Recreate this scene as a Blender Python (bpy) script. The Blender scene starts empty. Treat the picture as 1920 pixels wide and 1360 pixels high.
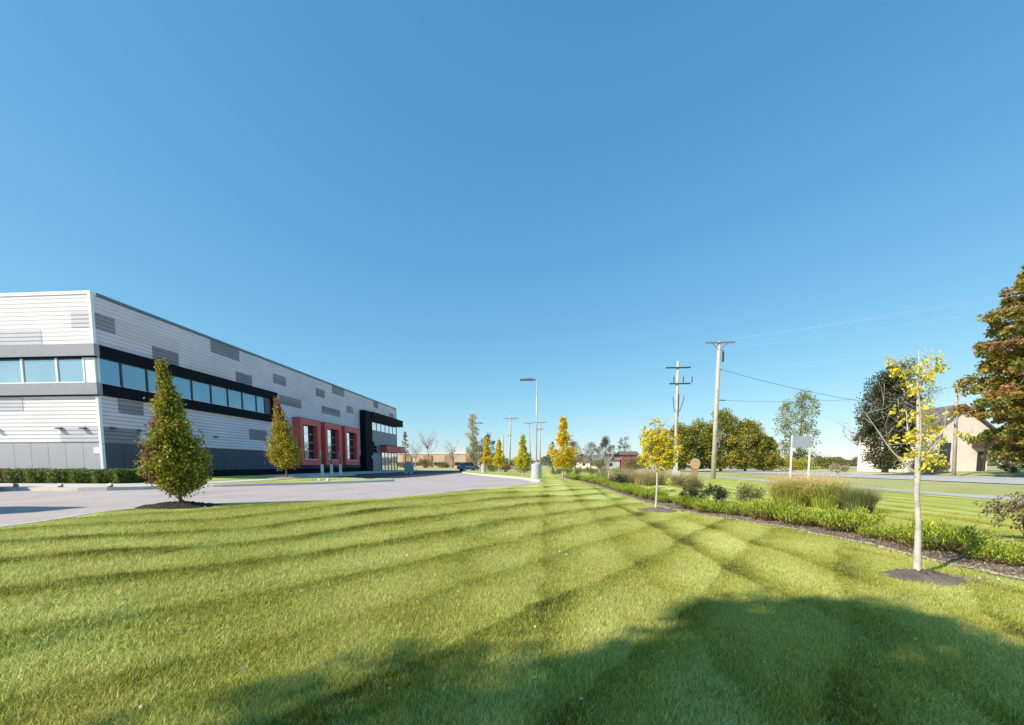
import bpy, math, random
import numpy as np
from mathutils import Vector, Matrix
from mathutils.geometry import delaunay_2d_cdt

R = math.radians
random.seed(7)
rng = np.random.default_rng(7)
scene = bpy.context.scene
COL = scene.collection

# ------------------------------------------------------------------ camera
cam_d = bpy.data.cameras.new('camera')
cam = bpy.data.objects.new('camera', cam_d)
COL.objects.link(cam)
cam_d.sensor_width = 36.0
cam_d.sensor_fit = 'HORIZONTAL'
cam_d.lens = 36.0 * 760 / 1920
cam_d.shift_y = 0.13063
cam_d.clip_start = 0.05
cam_d.clip_end = 6000
cam.location = (0, 0, 1.65)
cam.rotation_euler = (R(90 - 4.5), 0, R(4.1265))
scene.camera = cam

# ------------------------------------------------------------------ sky and sun
SUN_EL, SUN_AZ = 37.0, 57.0          # shadows fall 57 degrees to the right of +Y
world = bpy.data.worlds.new('World')
scene.world = world
world.use_nodes = True
wn, wl = world.node_tree.nodes, world.node_tree.links
wn.clear()
w_out = wn.new('ShaderNodeOutputWorld')
w_bg = wn.new('ShaderNodeBackground')
w_sky = wn.new('ShaderNodeTexSky')
w_sky.sky_type = 'NISHITA'
w_sky.sun_disc = False
w_sky.sun_elevation = R(SUN_EL)
w_sky.sun_rotation = R(180 + SUN_AZ)
w_sky.altitude = 150
w_sky.air_density = 1.0
w_sky.dust_density = 0.3
w_sky.ozone_density = 2.5
SKY_STRENGTH, SKY_REF = 0.105, 0.1338
w_sep = wn.new('ShaderNodeSeparateColor')
w_com = wn.new('ShaderNodeCombineColor')
wl.new(w_sky.outputs[0], w_sep.inputs[0])
# the camera's own response to the sky: each channel on a gentle power curve, the same all over the dome
for i, (g, k) in enumerate([(1.0, 0.86), (0.62, 0.94), (0.42, 1.0)]):
    a = wn.new('ShaderNodeMath'); a.operation = 'MULTIPLY'; a.inputs[1].default_value = SKY_REF
    b = wn.new('ShaderNodeMath'); b.operation = 'POWER'; b.inputs[1].default_value = g
    c = wn.new('ShaderNodeMath'); c.operation = 'MULTIPLY'; c.inputs[1].default_value = k / SKY_REF
    wl.new(w_sep.outputs[i], a.inputs[0]); wl.new(a.outputs[0], b.inputs[0]); wl.new(b.outputs[0], c.inputs[0]); wl.new(c.outputs[0], w_com.inputs[i])
wl.new(w_com.outputs[0], w_bg.inputs[0])
w_bg.inputs[1].default_value = SKY_STRENGTH
wl.new(w_bg.outputs[0], w_out.inputs[0])

sun_d = bpy.data.lights.new('sun', 'SUN')
sun = bpy.data.objects.new('sun', sun_d)
COL.objects.link(sun)
sun_d.energy = 5.0
sun_d.angle = R(0.55)
sun_d.color = (1.0, 0.91, 0.78)
to_sun = Vector((-math.sin(R(SUN_AZ)) * math.cos(R(SUN_EL)), -math.cos(R(SUN_AZ)) * math.cos(R(SUN_EL)), math.sin(R(SUN_EL))))
sun.rotation_euler = to_sun.to_track_quat('Z', 'Y').to_euler()
sun.location = (-30, -35, 40)

vs = scene.view_settings
vs.view_transform = 'Standard'
vs.look = 'None'
vs.exposure = 0.35
vs.gamma = 1.0
vs.use_curve_mapping = False
scene.render.engine = 'CYCLES'
scene.cycles.max_bounces = 6
scene.cycles.transparent_max_bounces = 8

# ------------------------------------------------------------------ materials
MATS = {}


class NT:
    """small helper for node trees"""
    def __init__(self, name):
        self.m = bpy.data.materials.new(name)
        self.m.use_nodes = True
        self.n, self.l = self.m.node_tree.nodes, self.m.node_tree.links
        self.n.clear()
        self.out = self.n.new('ShaderNodeOutputMaterial')

    def node(self, t, **kw):
        nd = self.n.new('ShaderNode' + t)
        for k, v in kw.items():
            setattr(nd, k, v)
        return nd

    def link(self, a, b):
        self.l.new(a, b)

    def val(self, sock, v):
        if hasattr(v, 'is_linked') or isinstance(v, bpy.types.NodeSocket):
            self.l.new(v, sock)
        else:
            sock.default_value = v

    def math(self, op, a, b=0.0, c=0.0, clamp=False):
        nd = self.node('Math', operation=op)
        nd.use_clamp = clamp
        self.val(nd.inputs[0], a)
        self.val(nd.inputs[1], b)
        self.val(nd.inputs[2], c)
        return nd.outputs[0]

    def noise(self, vec, scale, detail=3.0, rough=0.55):
        nd = self.node('TexNoise')
        nd.inputs['Scale'].default_value = scale
        nd.inputs['Detail'].default_value = detail
        nd.inputs['Roughness'].default_value = rough
        if vec is not None:
            self.link(vec, nd.inputs['Vector'])
        return nd.outputs['Fac']

    def mix(self, fac, a, b, blend='MIX'):
        nd = self.node('Mix', data_type='RGBA', blend_type=blend)
        self.val(nd.inputs[0], fac)
        self.val(nd.inputs[6], a)
        self.val(nd.inputs[7], b)
        return nd.outputs[2]

    def ramp(self, fac, stops):
        nd = self.node('ValToRGB')
        el = nd.color_ramp.elements
        while len(el) < len(stops):
            el.new(0.5)
        for e, (p, c) in zip(el, stops):
            e.position = p
            e.color = (c[0], c[1], c[2], 1) if not isinstance(c, (int, float)) else (c, c, c, 1)
        self.val(nd.inputs[0], fac)
        return nd.outputs[0]

    def bump(self, h, strength=0.3, dist=0.02):
        nd = self.node('Bump')
        nd.inputs['Strength'].default_value = strength
        nd.inputs['Distance'].default_value = dist
        self.link(h, nd.inputs['Height'])
        return nd.outputs[0]

    def bsdf(self, color, rough=0.6, metal=0.0, normal=None, spec=0.5):
        b = self.node('BsdfPrincipled')
        self.val(b.inputs['Base Color'], color if not isinstance(color, tuple) else (*color[:3], 1))
        self.val(b.inputs['Roughness'], rough)
        b.inputs['Metallic'].default_value = metal
        b.inputs['Specular IOR Level'].default_value = spec
        if normal is not None:
            self.link(normal, b.inputs['Normal'])
        self.link(b.outputs[0], self.out.inputs[0])
        return b


def rgba(c):
    return (c[0], c[1], c[2], 1.0)


def mat_plain(name, col, rough=0.6, metal=0.0, var=0.12, scale=3.0, bump=0.0, bscale=40.0, spec=0.5):
    t = NT(name)
    pos = t.node('NewGeometry').outputs['Position']
    n = t.noise(pos, scale, 5)
    d = tuple(c * (1 - var) for c in col)
    u = tuple(min(1, c * (1 + var)) for c in col)
    c = t.ramp(n, [(0.3, d), (0.7, u)])
    nm = None
    if bump:
        nm = t.bump(t.noise(pos, bscale, 4), bump, 0.02)
    t.bsdf(c, rough, metal, nm, spec)
    MATS[name] = t.m
    return t.m


def mat_leaf(name, trans=0.35, rough=0.5):
    t = NT(name)
    at = t.node('Attribute', attribute_name='Col').outputs['Color']
    b = t.node('BsdfPrincipled')
    t.link(at, b.inputs['Base Color'])
    b.inputs['Roughness'].default_value = rough
    b.inputs['Specular IOR Level'].default_value = 0.3
    tr = t.node('BsdfTranslucent')
    t.link(at, tr.inputs['Color'])
    mx = t.node('MixShader')
    mx.inputs[0].default_value = trans
    t.link(b.outputs[0], mx.inputs[1])
    t.link(tr.outputs[0], mx.inputs[2])
    t.link(mx.outputs[0], t.out.inputs[0])
    MATS[name] = t.m
    return t.m


def lawn_color(t, grain=True):
    """mown lawn colour as a function of world position: two crossing families of mower stripes"""
    pos = t.node('NewGeometry').outputs['Position']
    sep = t.node('SeparateXYZ')
    t.link(pos, sep.inputs[0])
    x, y = sep.outputs[0], sep.outputs[1]
    wob = t.math('MULTIPLY', t.math('SUBTRACT', t.noise(pos, 0.36, 2), 0.5), 0.8)
    fine = t.math('MULTIPLY', t.math('SUBTRACT', t.noise(pos, 5.0, 3), 0.5), 0.22)

    def swath(u, per):
        # each mower pass leaves a dark wheel edge that fades over the width of the pass
        q = t.math('ADD', t.math('DIVIDE', t.math('ADD', t.math('ADD', u, wob), fine), per), 100.0)
        fr = t.math('FRACT', q)
        wn_ = t.node('TexWhiteNoise', noise_dimensions='1D')
        t.link(t.math('FLOOR', q), wn_.inputs['W'])
        prof = t.ramp(fr, [(0.0, 0.35), (0.05, 0.0), (0.20, 0.30), (0.42, 0.80), (0.75, 1.0), (1.0, 0.75)])
        # some passes are strong, some hardly show
        return t.math('MULTIPLY_ADD', t.math('SUBTRACT', prof, 0.62), t.math('MULTIPLY_ADD', wn_.outputs['Value'], 1.0, 0.45), 0.62)
    a = R(35)
    k1 = swath(t.math('SUBTRACT', t.math('MULTIPLY', x, math.cos(a)), t.math('MULTIPLY', y, math.sin(a))), 1.32)
    k2 = swath(t.math('MULTIPLY', x, 1.0), 1.45)
    big = t.noise(pos, 0.55, 4, 0.6)
    # patches where one family of passes shows and the other has grown out
    sel = t.ramp(t.noise(pos, 0.38, 3), [(0.36, 0.1), (0.60, 1.0)])
    rightw = t.node('MapRange', interpolation_type='SMOOTHSTEP')
    t.link(x, rightw.inputs[0])
    rightw.inputs[1].default_value = -3.0
    rightw.inputs[2].default_value = 0.5
    far_right = t.math('GREATER_THAN', x, 8.2)
    w1 = t.math('MULTIPLY', t.math('SUBTRACT', 1.0, far_right), t.math('MULTIPLY_ADD', sel, 0.50, 0.12))
    w2 = t.math('MULTIPLY_ADD', t.math('MULTIPLY', rightw.outputs[0], sel), 0.48, 0.04)
    sep1 = t.math('ADD', t.math('ADD', t.math('MULTIPLY', t.math('SUBTRACT', k1, 0.62), w1), t.math('MULTIPLY', t.math('SUBTRACT', k2, 0.62), w2)), 0.30)
    fac = t.math('ADD', sep1, t.math('MULTIPLY', big, 0.56))
    if grain:
        fac = t.math('ADD', fac, t.math('MULTIPLY', t.math('SUBTRACT', t.noise(pos, 16, 4, 0.7), 0.5), 0.65))
    base = t.ramp(fac, [(0.18, (0.10, 0.125, 0.007)), (0.40, (0.275, 0.30, 0.03)), (0.60, (0.46, 0.475, 0.095)), (0.90, (0.64, 0.65, 0.23))])
    # bluer, lusher patches and golden ones
    hue1 = t.ramp(t.noise(pos, 1.1, 4, 0.6), [(0.56, 0.0), (0.72, 0.55)])
    base = t.mix(hue1, base, (0.36, 0.47, 0.16, 1))
    shifted = t.node('VectorMath', operation='ADD')
    t.link(pos, shifted.inputs[0])
    shifted.inputs[1].default_value = (31.0, 17.0, 0.0)
    hue2 = t.ramp(t.noise(shifted.outputs[0], 1.4, 4, 0.65), [(0.55, 0.0), (0.72, 0.6)])
    base = t.mix(hue2, base, (0.42, 0.36, 0.03, 1))
    # drier yellow patches
    pat = t.ramp(t.noise(pos, 0.8, 5, 0.65), [(0.55, 0.0), (0.75, 0.6)])
    base = t.mix(pat, base, (0.56, 0.50, 0.13, 1))
    # verge beside the road is dry and tan
    dry = t.node('MapRange', interpolation_type='SMOOTHSTEP')
    t.link(t.math('ADD', x, t.math('MULTIPLY', wob, 3.0)), dry.inputs[0])
    dry.inputs[1].default_value = 20.0
    dry.inputs[2].default_value = 27.0
    dn = t.ramp(t.noise(pos, 0.5, 5, 0.65), [(0.3, (0.34, 0.36, 0.12)), (0.7, (0.52, 0.45, 0.24))])
    base = t.mix(t.math('MULTIPLY', dry.outputs[0], 0.85), base, dn)
    far = t.node('MapRange', interpolation_type='SMOOTHSTEP')
    t.link(y, far.inputs[0])
    far.inputs[1].default_value = 45.0
    far.inputs[2].default_value = 90.0
    base = t.mix(t.math('MULTIPLY', far.outputs[0], 0.7), base, dn)
    return base, pos


def make_lawn_mats():
    t = NT('lawn')
    c, pos = lawn_color(t)
    nm = t.bump(t.noise(pos, 60, 5, 0.7), 0.9, 0.03)
    t.bsdf(c, 0.85, 0, nm, 0.15)
    MATS['lawn'] = t.m
    t = NT('grass_blade')
    c, pos = lawn_color(t, False)
    at = t.node('Attribute', attribute_name='rnd').outputs['Fac']
    c2 = t.mix(t.ramp(at, [(0.0, 0.0), (0.8, 0.0), (0.86, 0.75)]), c, (0.55, 0.48, 0.21, 1))
    hv = t.node('HueSaturation')
    t.link(c2, hv.inputs['Color'])
    t.link(t.math('MULTIPLY_ADD', at, 1.1, 0.60), hv.inputs['Value'])
    b = t.node('BsdfPrincipled')
    t.link(hv.outputs[0], b.inputs['Base Color'])
    b.inputs['Roughness'].default_value = 0.6
    b.inputs['Specular IOR Level'].default_value = 0.25
    tr = t.node('BsdfTranslucent')
    t.link(hv.outputs[0], tr.inputs['Color'])
    mx = t.node('MixShader')
    mx.inputs[0].default_value = 0.35
    t.link(b.outputs[0], mx.inputs[1])
    t.link(tr.outputs[0], mx.inputs[2])
    t.link(mx.outputs[0], t.out.inputs[0])
    MATS['grass_blade'] = t.m


def mat_concrete(name, c0, c1, joint=0.0, rough=0.8):
    t = NT(name)
    pos = t.node('NewGeometry').outputs['Position']
    n = t.math('ADD', t.math('MULTIPLY', t.noise(pos, 0.25, 6, 0.6), 0.6), t.math('MULTIPLY', t.noise(pos, 5, 5, 0.7), 0.4))
    c = t.ramp(n, [(0.36, c0), (0.64, c1)])
    if joint:
        sep = t.node('SeparateXYZ')
        t.link(pos, sep.inputs[0])
        jx = t.math('LESS_THAN', t.math('FRACT', t.math('DIVIDE', t.math('ADD', sep.outputs[0], 400), joint)), 0.02 / joint)
        jy = t.math('LESS_THAN', t.math('FRACT', t.math('DIVIDE', t.math('ADD', sep.outputs[1], 401), joint)), 0.02 / joint)
        c = t.mix(t.math('MULTIPLY', t.math('MAXIMUM', jx, jy), 0.55), c, (0.12, 0.11, 0.1, 1))
        st = t.ramp(t.noise(pos, 0.45, 7, 0.72), [(0.50, 0.0), (0.70, 0.45)])
        c = t.mix(st, c, rgba(tuple(v * 0.62 for v in c0)))
    nm = t.bump(t.noise(pos, 22 if 'mulch' in name or 'soil' in name else 60, 5, 0.7), 1.0 if 'mulch' in name or 'soil' in name else 0.25, 0.05 if 'mulch' in name or 'soil' in name else 0.01)
    t.bsdf(c, rough, 0, nm, 0.25)
    MATS[name] = t.m


make_lawn_mats()
mat_concrete('lot_concrete', (0.42, 0.35, 0.325), (0.52, 0.435, 0.405), 4.2)
mat_concrete('lot_shade_asphalt', (0.035, 0.033, 0.04), (0.06, 0.057, 0.064))
mat_concrete('curb_concrete', (0.56, 0.50, 0.43), (0.66, 0.60, 0.52))
mat_concrete('walk_concrete', (0.55, 0.50, 0.45), (0.66, 0.60, 0.54), 1.6)
mat_concrete('road_asphalt', (0.44, 0.425, 0.415), (0.53, 0.51, 0.50))
mat_concrete('path_concrete', (0.40, 0.38, 0.36), (0.50, 0.475, 0.45))
mat_concrete('mulch', (0.15, 0.115, 0.095), (0.34, 0.275, 0.235))
mat_concrete('mulch_dark', (0.022, 0.017, 0.014), (0.06, 0.047, 0.038))
mat_concrete('straw_edge', (0.42, 0.36, 0.20), (0.55, 0.48, 0.30))
mat_concrete('soil', (0.30, 0.28, 0.13), (0.50, 0.42, 0.26))
mat_plain('paint_white', (0.75, 0.74, 0.70), 0.6, var=0.15, scale=6)
mat_plain('paint_yellow', (0.55, 0.38, 0.06), 0.6, var=0.15, scale=6)
mat_plain('siding_white', (0.82, 0.81, 0.80), 0.45, 0.0, var=0.05, scale=0.6)
mat_plain('siding_silver_shade', (0.70, 0.66, 0.78), 0.5, 0.0, var=0.06, scale=0.5)  # silver side siding, the violet blue of shade put into its colour
mat_plain('siding_grey', (0.23, 0.225, 0.27), 0.55, 0.0, var=0.07, scale=0.6)
mat_plain('siding_pale', (0.56, 0.56, 0.58), 0.4, 0.0, var=0.05, scale=0.6)
mat_plain('siding_mid', (0.66, 0.58, 0.64), 0.4, 0.0, var=0.05, scale=0.6)
mat_plain('band_sunlit', (0.30, 0.30, 0.32), 0.45, 0.0, var=0.06)  # window bands on the sunlit front, a lit copy of the band colour
mat_plain('band_black', (0.007, 0.009, 0.017), 0.75, 0.0, var=0.2, spec=0.12)  # black trim; the side window bands use it as their shaded copy
mat_plain('wainscot_lit', (0.40, 0.40, 0.415), 0.55, 0.0, var=0.05, scale=0.8)  # lit copy of the wainscot colour, for the sunlit front
mat_plain('wainscot_shaded', (0.085, 0.10, 0.135), 0.7, 0.0, var=0.08, scale=0.8, spec=0.2)  # shaded copy of the wainscot colour, darkened to navy
mat_plain('foundation', (0.012, 0.014, 0.02), 0.9, var=0.3, spec=0.1)
mat_plain('entry_grey', (0.235, 0.265, 0.305), 0.5, var=0.05, scale=0.7)
mat_plain('frame_red', (0.70, 0.10, 0.095), 0.5, var=0.1, scale=1.0)
mat_plain('trim_slate', (0.13, 0.17, 0.22), 0.4, var=0.1)
mat_plain('trim_white', (0.80, 0.84, 0.84), 0.4, var=0.04)
mat_plain('mullion_white', (0.74, 0.78, 0.79), 0.4, var=0.04)
mat_plain('mullion_dark', (0.05, 0.06, 0.075), 0.4, var=0.1)
mat_plain('roof_membrane', (0.5, 0.5, 0.5), 0.8)
mat_plain('wood_pole', (0.42, 0.37, 0.31), 0.85, var=0.25, scale=2.0, bump=0.3, bscale=12)
mat_plain('wood_pole_pale', (0.50, 0.44, 0.37), 0.85, var=0.18, scale=1.2, bump=0.3, bscale=12)
mat_plain('dark_metal', (0.05, 0.052, 0.055), 0.5, 0.4)
mat_plain('lamp_bronze', (0.10, 0.10, 0.11), 0.5, 0.2)
mat_plain('pole_grey', (0.50, 0.52, 0.54), 0.45, 0.3)
mat_plain('insulator', (0.30, 0.30, 0.31), 0.3)
mat_plain('wire', (0.10, 0.10, 0.105), 0.5)
mat_plain('wire_bright', (0.42, 0.46, 0.50), 0.5, 0.0)
mat_plain('bark_grey', (0.52, 0.47, 0.40), 0.9, var=0.25, scale=9, bump=0.4, bscale=30)
mat_plain('bark_brown', (0.14, 0.105, 0.08), 0.9, var=0.3, scale=9, bump=0.5, bscale=30)
mat_plain('bark_twig', (0.40, 0.36, 0.34), 0.9, var=0.2, scale=5)  # paled to put distance haze into the far bare trees' colour
mat_plain('sign_steel', (0.62, 0.64, 0.66), 0.5, 0.1)
mat_plain('sign_back', (0.30, 0.33, 0.38), 0.45, 0.2, var=0.05)
mat_plain('house_stucco', (0.86, 0.76, 0.66), 0.9, var=0.08, scale=0.8)
mat_plain('house_roof', (0.145, 0.12, 0.11), 0.9, var=0.2, scale=1.5)
mat_plain('house_dark', (0.055, 0.03, 0.028), 0.6, var=0.25)
mat_plain('tan_wall', (0.58, 0.42, 0.31), 0.9, var=0.07, scale=0.2)
mat_plain('brown_wall', (0.40, 0.24, 0.16), 0.9, var=0.1, scale=0.2)
mat_plain('brick_red', (0.30, 0.09, 0.08), 0.9, var=0.15, scale=0.5)
mat_plain('roof_far', (0.20, 0.18, 0.175), 0.9, var=0.15, scale=0.5)
mat_plain('stone_white', (0.72, 0.70, 0.66), 0.8, var=0.15, scale=6, bump=0.4, bscale=10)
mat_plain('stone_tan', (0.45, 0.35, 0.25), 0.85, var=0.2, scale=4, bump=0.4, bscale=10)
mat_plain('tan_timber', (0.50, 0.33, 0.20), 0.8, var=0.2, scale=8)
mat_plain('tan_timber_dark', (0.33, 0.19, 0.12), 0.8, var=0.2, scale=8)
mat_plain('car_red', (0.16, 0.012, 0.014), 0.25, 0.2, var=0.03)
mat_plain('car_silver', (0.50, 0.52, 0.55), 0.3, 0.5, var=0.03)
mat_plain('car_blue', (0.16, 0.18, 0.23), 0.3, 0.3, var=0.03)
mat_plain('tyre', (0.02, 0.02, 0.02), 0.9)
mat_plain('lamp_red', (0.45, 0.02, 0.02), 0.2)
mat_plain('lamp_clear', (0.8, 0.8, 0.8), 0.1)
mat_plain('cabinet_grey', (0.34, 0.37, 0.40), 0.5, 0.0, var=0.06)
mat_leaf('leaf', 0.35)
mat_leaf('needle', 0.2, 0.6)


def mat_glass(name, col, metal, rough=0.04):
    t = NT(name)
    pos = t.node('NewGeometry').outputs['Position']
    nm = t.bump(t.noise(pos, 0.6, 2), 0.04, 0.05)
    c = t.ramp(t.noise(pos, 0.4, 2), [(0.35, tuple(v * 0.9 for v in col)), (0.65, col)])
    t.bsdf(c, rough, metal, nm, 0.9)
    MATS[name] = t.m


mat_glass('glass_blue', (0.20, 0.33, 0.43), 0.75)
mat_glass('glass_pale', (0.46, 0.62, 0.68), 0.75)
mat_glass('glass_clear', (0.80, 0.85, 0.90), 0.9)
mat_glass('glass_car', (0.04, 0.05, 0.06), 0.3)


# ------------------------------------------------------------------ mesh helpers
class MB:
    def __init__(self):
        self.v, self.f = [], []

    def add(self, verts, faces):
        o = len(self.v)
        self.v.extend([tuple(p) for p in verts])
        self.f.extend([tuple(i + o for i in fc) for fc in faces])
        return self

    def box(self, x0, x1, y0, y1, z0, z1):
        v = [(x0, y0, z0), (x1, y0, z0), (x1, y1, z0), (x0, y1, z0), (x0, y0, z1), (x1, y0, z1), (x1, y1, z1), (x0, y1, z1)]
        return self.add(v, [(3, 2, 1, 0), (4, 5, 6, 7), (0, 1, 5, 4), (1, 2, 6, 5), (2, 3, 7, 6), (3, 0, 4, 7)])

    def tube(self, pts, rad, n=8, caps=True):
        pts = [Vector(p) for p in pts]
        if isinstance(rad, (int, float)):
            rad = [rad] * len(pts)
        rings, up = [], None
        for i, p in enumerate(pts):
            d = (pts[min(i + 1, len(pts) - 1)] - pts[max(i - 1, 0)]).normalized()
            ref = Vector((0, 0, 1)) if abs(d.z) < 0.9 else Vector((1, 0, 0))
            a = d.cross(ref).normalized()
            b = d.cross(a).normalized()
            if up is not None and a.dot(up) < 0:
                a, b = -a, -b
            up = a
            rings.append([p + (a * math.cos(2 * math.pi * k / n) + b * math.sin(2 * math.pi * k / n)) * rad[i] for k in range(n)])
        vs = [q for r in rings for q in r]
        fs = []
        for i in range(len(pts) - 1):
            for k in range(n):
                fs.append((i * n + k, i * n + (k + 1) % n, (i + 1) * n + (k + 1) % n, (i + 1) * n + k))
        if caps:
            fs.append(tuple(range(n))[::-1])
            fs.append(tuple((len(pts) - 1) * n + k for k in range(n)))
        return self.add(vs, fs)

    def prism(self, poly, z0, z1):
        n = len(poly)
        v = [(p[0], p[1], z0) for p in poly] + [(p[0], p[1], z1) for p in poly]
        f = [tuple(range(n))[::-1], tuple(range(n, 2 * n))]
        f += [(i, (i + 1) % n, n + (i + 1) % n, n + i) for i in range(n)]
        return self.add(v, f)

    def lathe(self, cx, cy, prof, n=20):
        v, f = [], []
        for (r, z) in prof:
            v += [(cx + r * math.cos(2 * math.pi * k / n), cy + r * math.sin(2 * math.pi * k / n), z) for k in range(n)]
        for i in range(len(prof) - 1):
            for k in range(n):
                f.append((i * n + k, i * n + (k + 1) % n, (i + 1) * n + (k + 1) % n, (i + 1) * n + k))
        f.append(tuple(range(n))[::-1])
        f.append(tuple((len(prof) - 1) * n + k for k in range(n)))
        return self.add(v, f)

    def mesh(self, name, mat, smooth=False, off=None):
        me = bpy.data.meshes.new(name)
        v = self.v
        if off is not None:
            v = [(a - off[0], b - off[1], c - off[2]) for a, b, c in v]
        me.from_pydata(v, [], self.f)
        me.materials.append(MATS[mat] if isinstance(mat, str) else mat)
        if smooth:
            me.polygons.foreach_set('use_smooth', [True] * len(me.polygons))
        me.update()
        return me

    def build(self, name, mat, parent=None, smooth=False):
        """vertices are world coordinates; the parents used are unrotated"""
        off = Vector((0, 0, 0))
        p = parent
        while p is not None:
            off += p.location
            p = p.parent
        return link(name, self.mesh(name, mat, smooth, off), parent)


def link(name, me, parent=None, loc=None):
    o = bpy.data.objects.new(name, me)
    COL.objects.link(o)
    if parent is not None:
        o.parent = parent
    if loc is not None:
        o.location = loc
    return o


def tag(o, label=None, cat=None, group=None, kind=None):
    if label:
        o['label'] = label
    if cat:
        o['category'] = cat
    if group:
        o['group'] = group
    if kind:
        o['kind'] = kind
    return o


def thing(name, loc, label, cat, group=None):
    o = link(name, None)
    o.location = loc
    return tag(o, label, cat, group)


def copy_thing(src, loc, rz, label=None, scale=None):
    def cp(o, parent):
        c = o.copy()
        COL.objects.link(c)
        if parent is not None:
            c.parent = parent
        for ch in o.children:
            cp(ch, c)
        return c
    kids = src
    r = cp(kids, None)
    r.location = loc
    r.rotation_euler = (0, 0, rz)
    if scale:
        r.scale = scale
    if label:
        r['label'] = label
    return r


def catmull(pts, k=6):
    out = []
    P = [np.array(p, float) for p in pts]
    for i in range(len(P) - 1):
        p0, p1, p2, p3 = P[max(i - 1, 0)], P[i], P[i + 1], P[min(i + 2, len(P) - 1)]
        for j in range(k):
            t = j / k
            out.append(0.5 * (2 * p1 + (p2 - p0) * t + (2 * p0 - 5 * p1 + 4 * p2 - p3) * t * t + (-p0 + 3 * p1 - 3 * p2 + p3) * t ** 3))
    out.append(P[-1])
    return np.array(out)


def offset_line(pts, d):
    """offset a polyline to its right by d"""
    pts = np.asarray(pts, float)
    t = np.gradient(pts, axis=0)
    t /= np.linalg.norm(t, axis=1)[:, None] + 1e-9
    n = np.stack([t[:, 1], -t[:, 0]], 1)
    return pts + n * d


# ------------------------------------------------------------------ terrain
LOT_EDGE = catmull([(-7.2, -30), (-8.0, -14), (-8.75, 0), (-9.21, 6.2), (-9.75, 8.1), (-9.84, 9.1), (-9.3, 10.1), (-8.3, 10.6), (-6.5, 11.4), (-5.0, 12.5), (-3.8, 14.6), (-2.7, 17.6), (-1.44, 20.2), (-0.45, 22.6), (-0.02, 25.2), (-0.1, 27.6), (-0.45, 30.0), (-1.3, 32.9), (-3.85, 39.0), (-6.6, 45.4), (-9.57, 54.4), (-12.5, 64.5), (-14.0, 78), (-14.5, 92)], 5)
LOT_POLY = [tuple(p) for p in LOT_EDGE] + [(-16, 95), (-60, 95), (-85, 70), (-85, -30)]


def seg_dist(px, py, line):
    """distance of points to a polyline, vectorised"""
    d = np.full(px.shape, 1e9)
    for (ax, ay), (bx, by) in zip(line[:-1], line[1:]):
        vx, vy = bx - ax, by - ay
        L = vx * vx + vy * vy + 1e-12
        t = np.clip(((px - ax) * vx + (py - ay) * vy) / L, 0, 1)
        d = np.minimum(d, np.hypot(px - ax - t * vx, py - ay - t * vy))
    return d


def inside(px, py, poly):
    r = np.zeros(px.shape, bool)
    n = len(poly)
    for i in range(n):
        x0, y0 = poly[i]
        x1, y1 = poly[(i + 1) % n]
        c = ((y0 > py) != (y1 > py)) & (px < (x1 - x0) * (py - y0) / (y1 - y0 + 1e-12) + x0)
        r ^= c
    return r


def sstep(a, b, v):
    t = np.clip((v - a) / (b - a), 0, 1)
    return t * t * (3 - 2 * t)


def lot_z(x, y):
    return 0.45 - 0.15 * sstep(35, 75, np.asarray(y, float))


def ground_z(x, y):
    x = np.asarray(x, float)
    y = np.asarray(y, float)
    b = np.interp(x, [-200, -5, 3, 8, 20, 30, 38, 58, 66, 90, 200], [0.3, 0.1, 0.0, 0.05, 0.1, 0.07, 0.0, 0.0, 0.55, 0.6, 0.4])
    b = b + 0.25 * sstep(15, 45, y) * (1 - sstep(8, 16, x))
    d = seg_dist(x, y, [tuple(p) for p in LOT_EDGE])
    edge = lot_z(x, y) + 0.125
    w = 1 - sstep(0.0, 7.0, d)
    und = 0.03 * np.sin(x * 0.7 + 1.3) * np.cos(y * 0.5) * sstep(0.3, 3, d) * (1 - sstep(40, 80, y))
    return b * (1 - w) + edge * w + und


def gz(x, y):
    return float(ground_z(np.array([x]), np.array([y]))[0])


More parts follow.
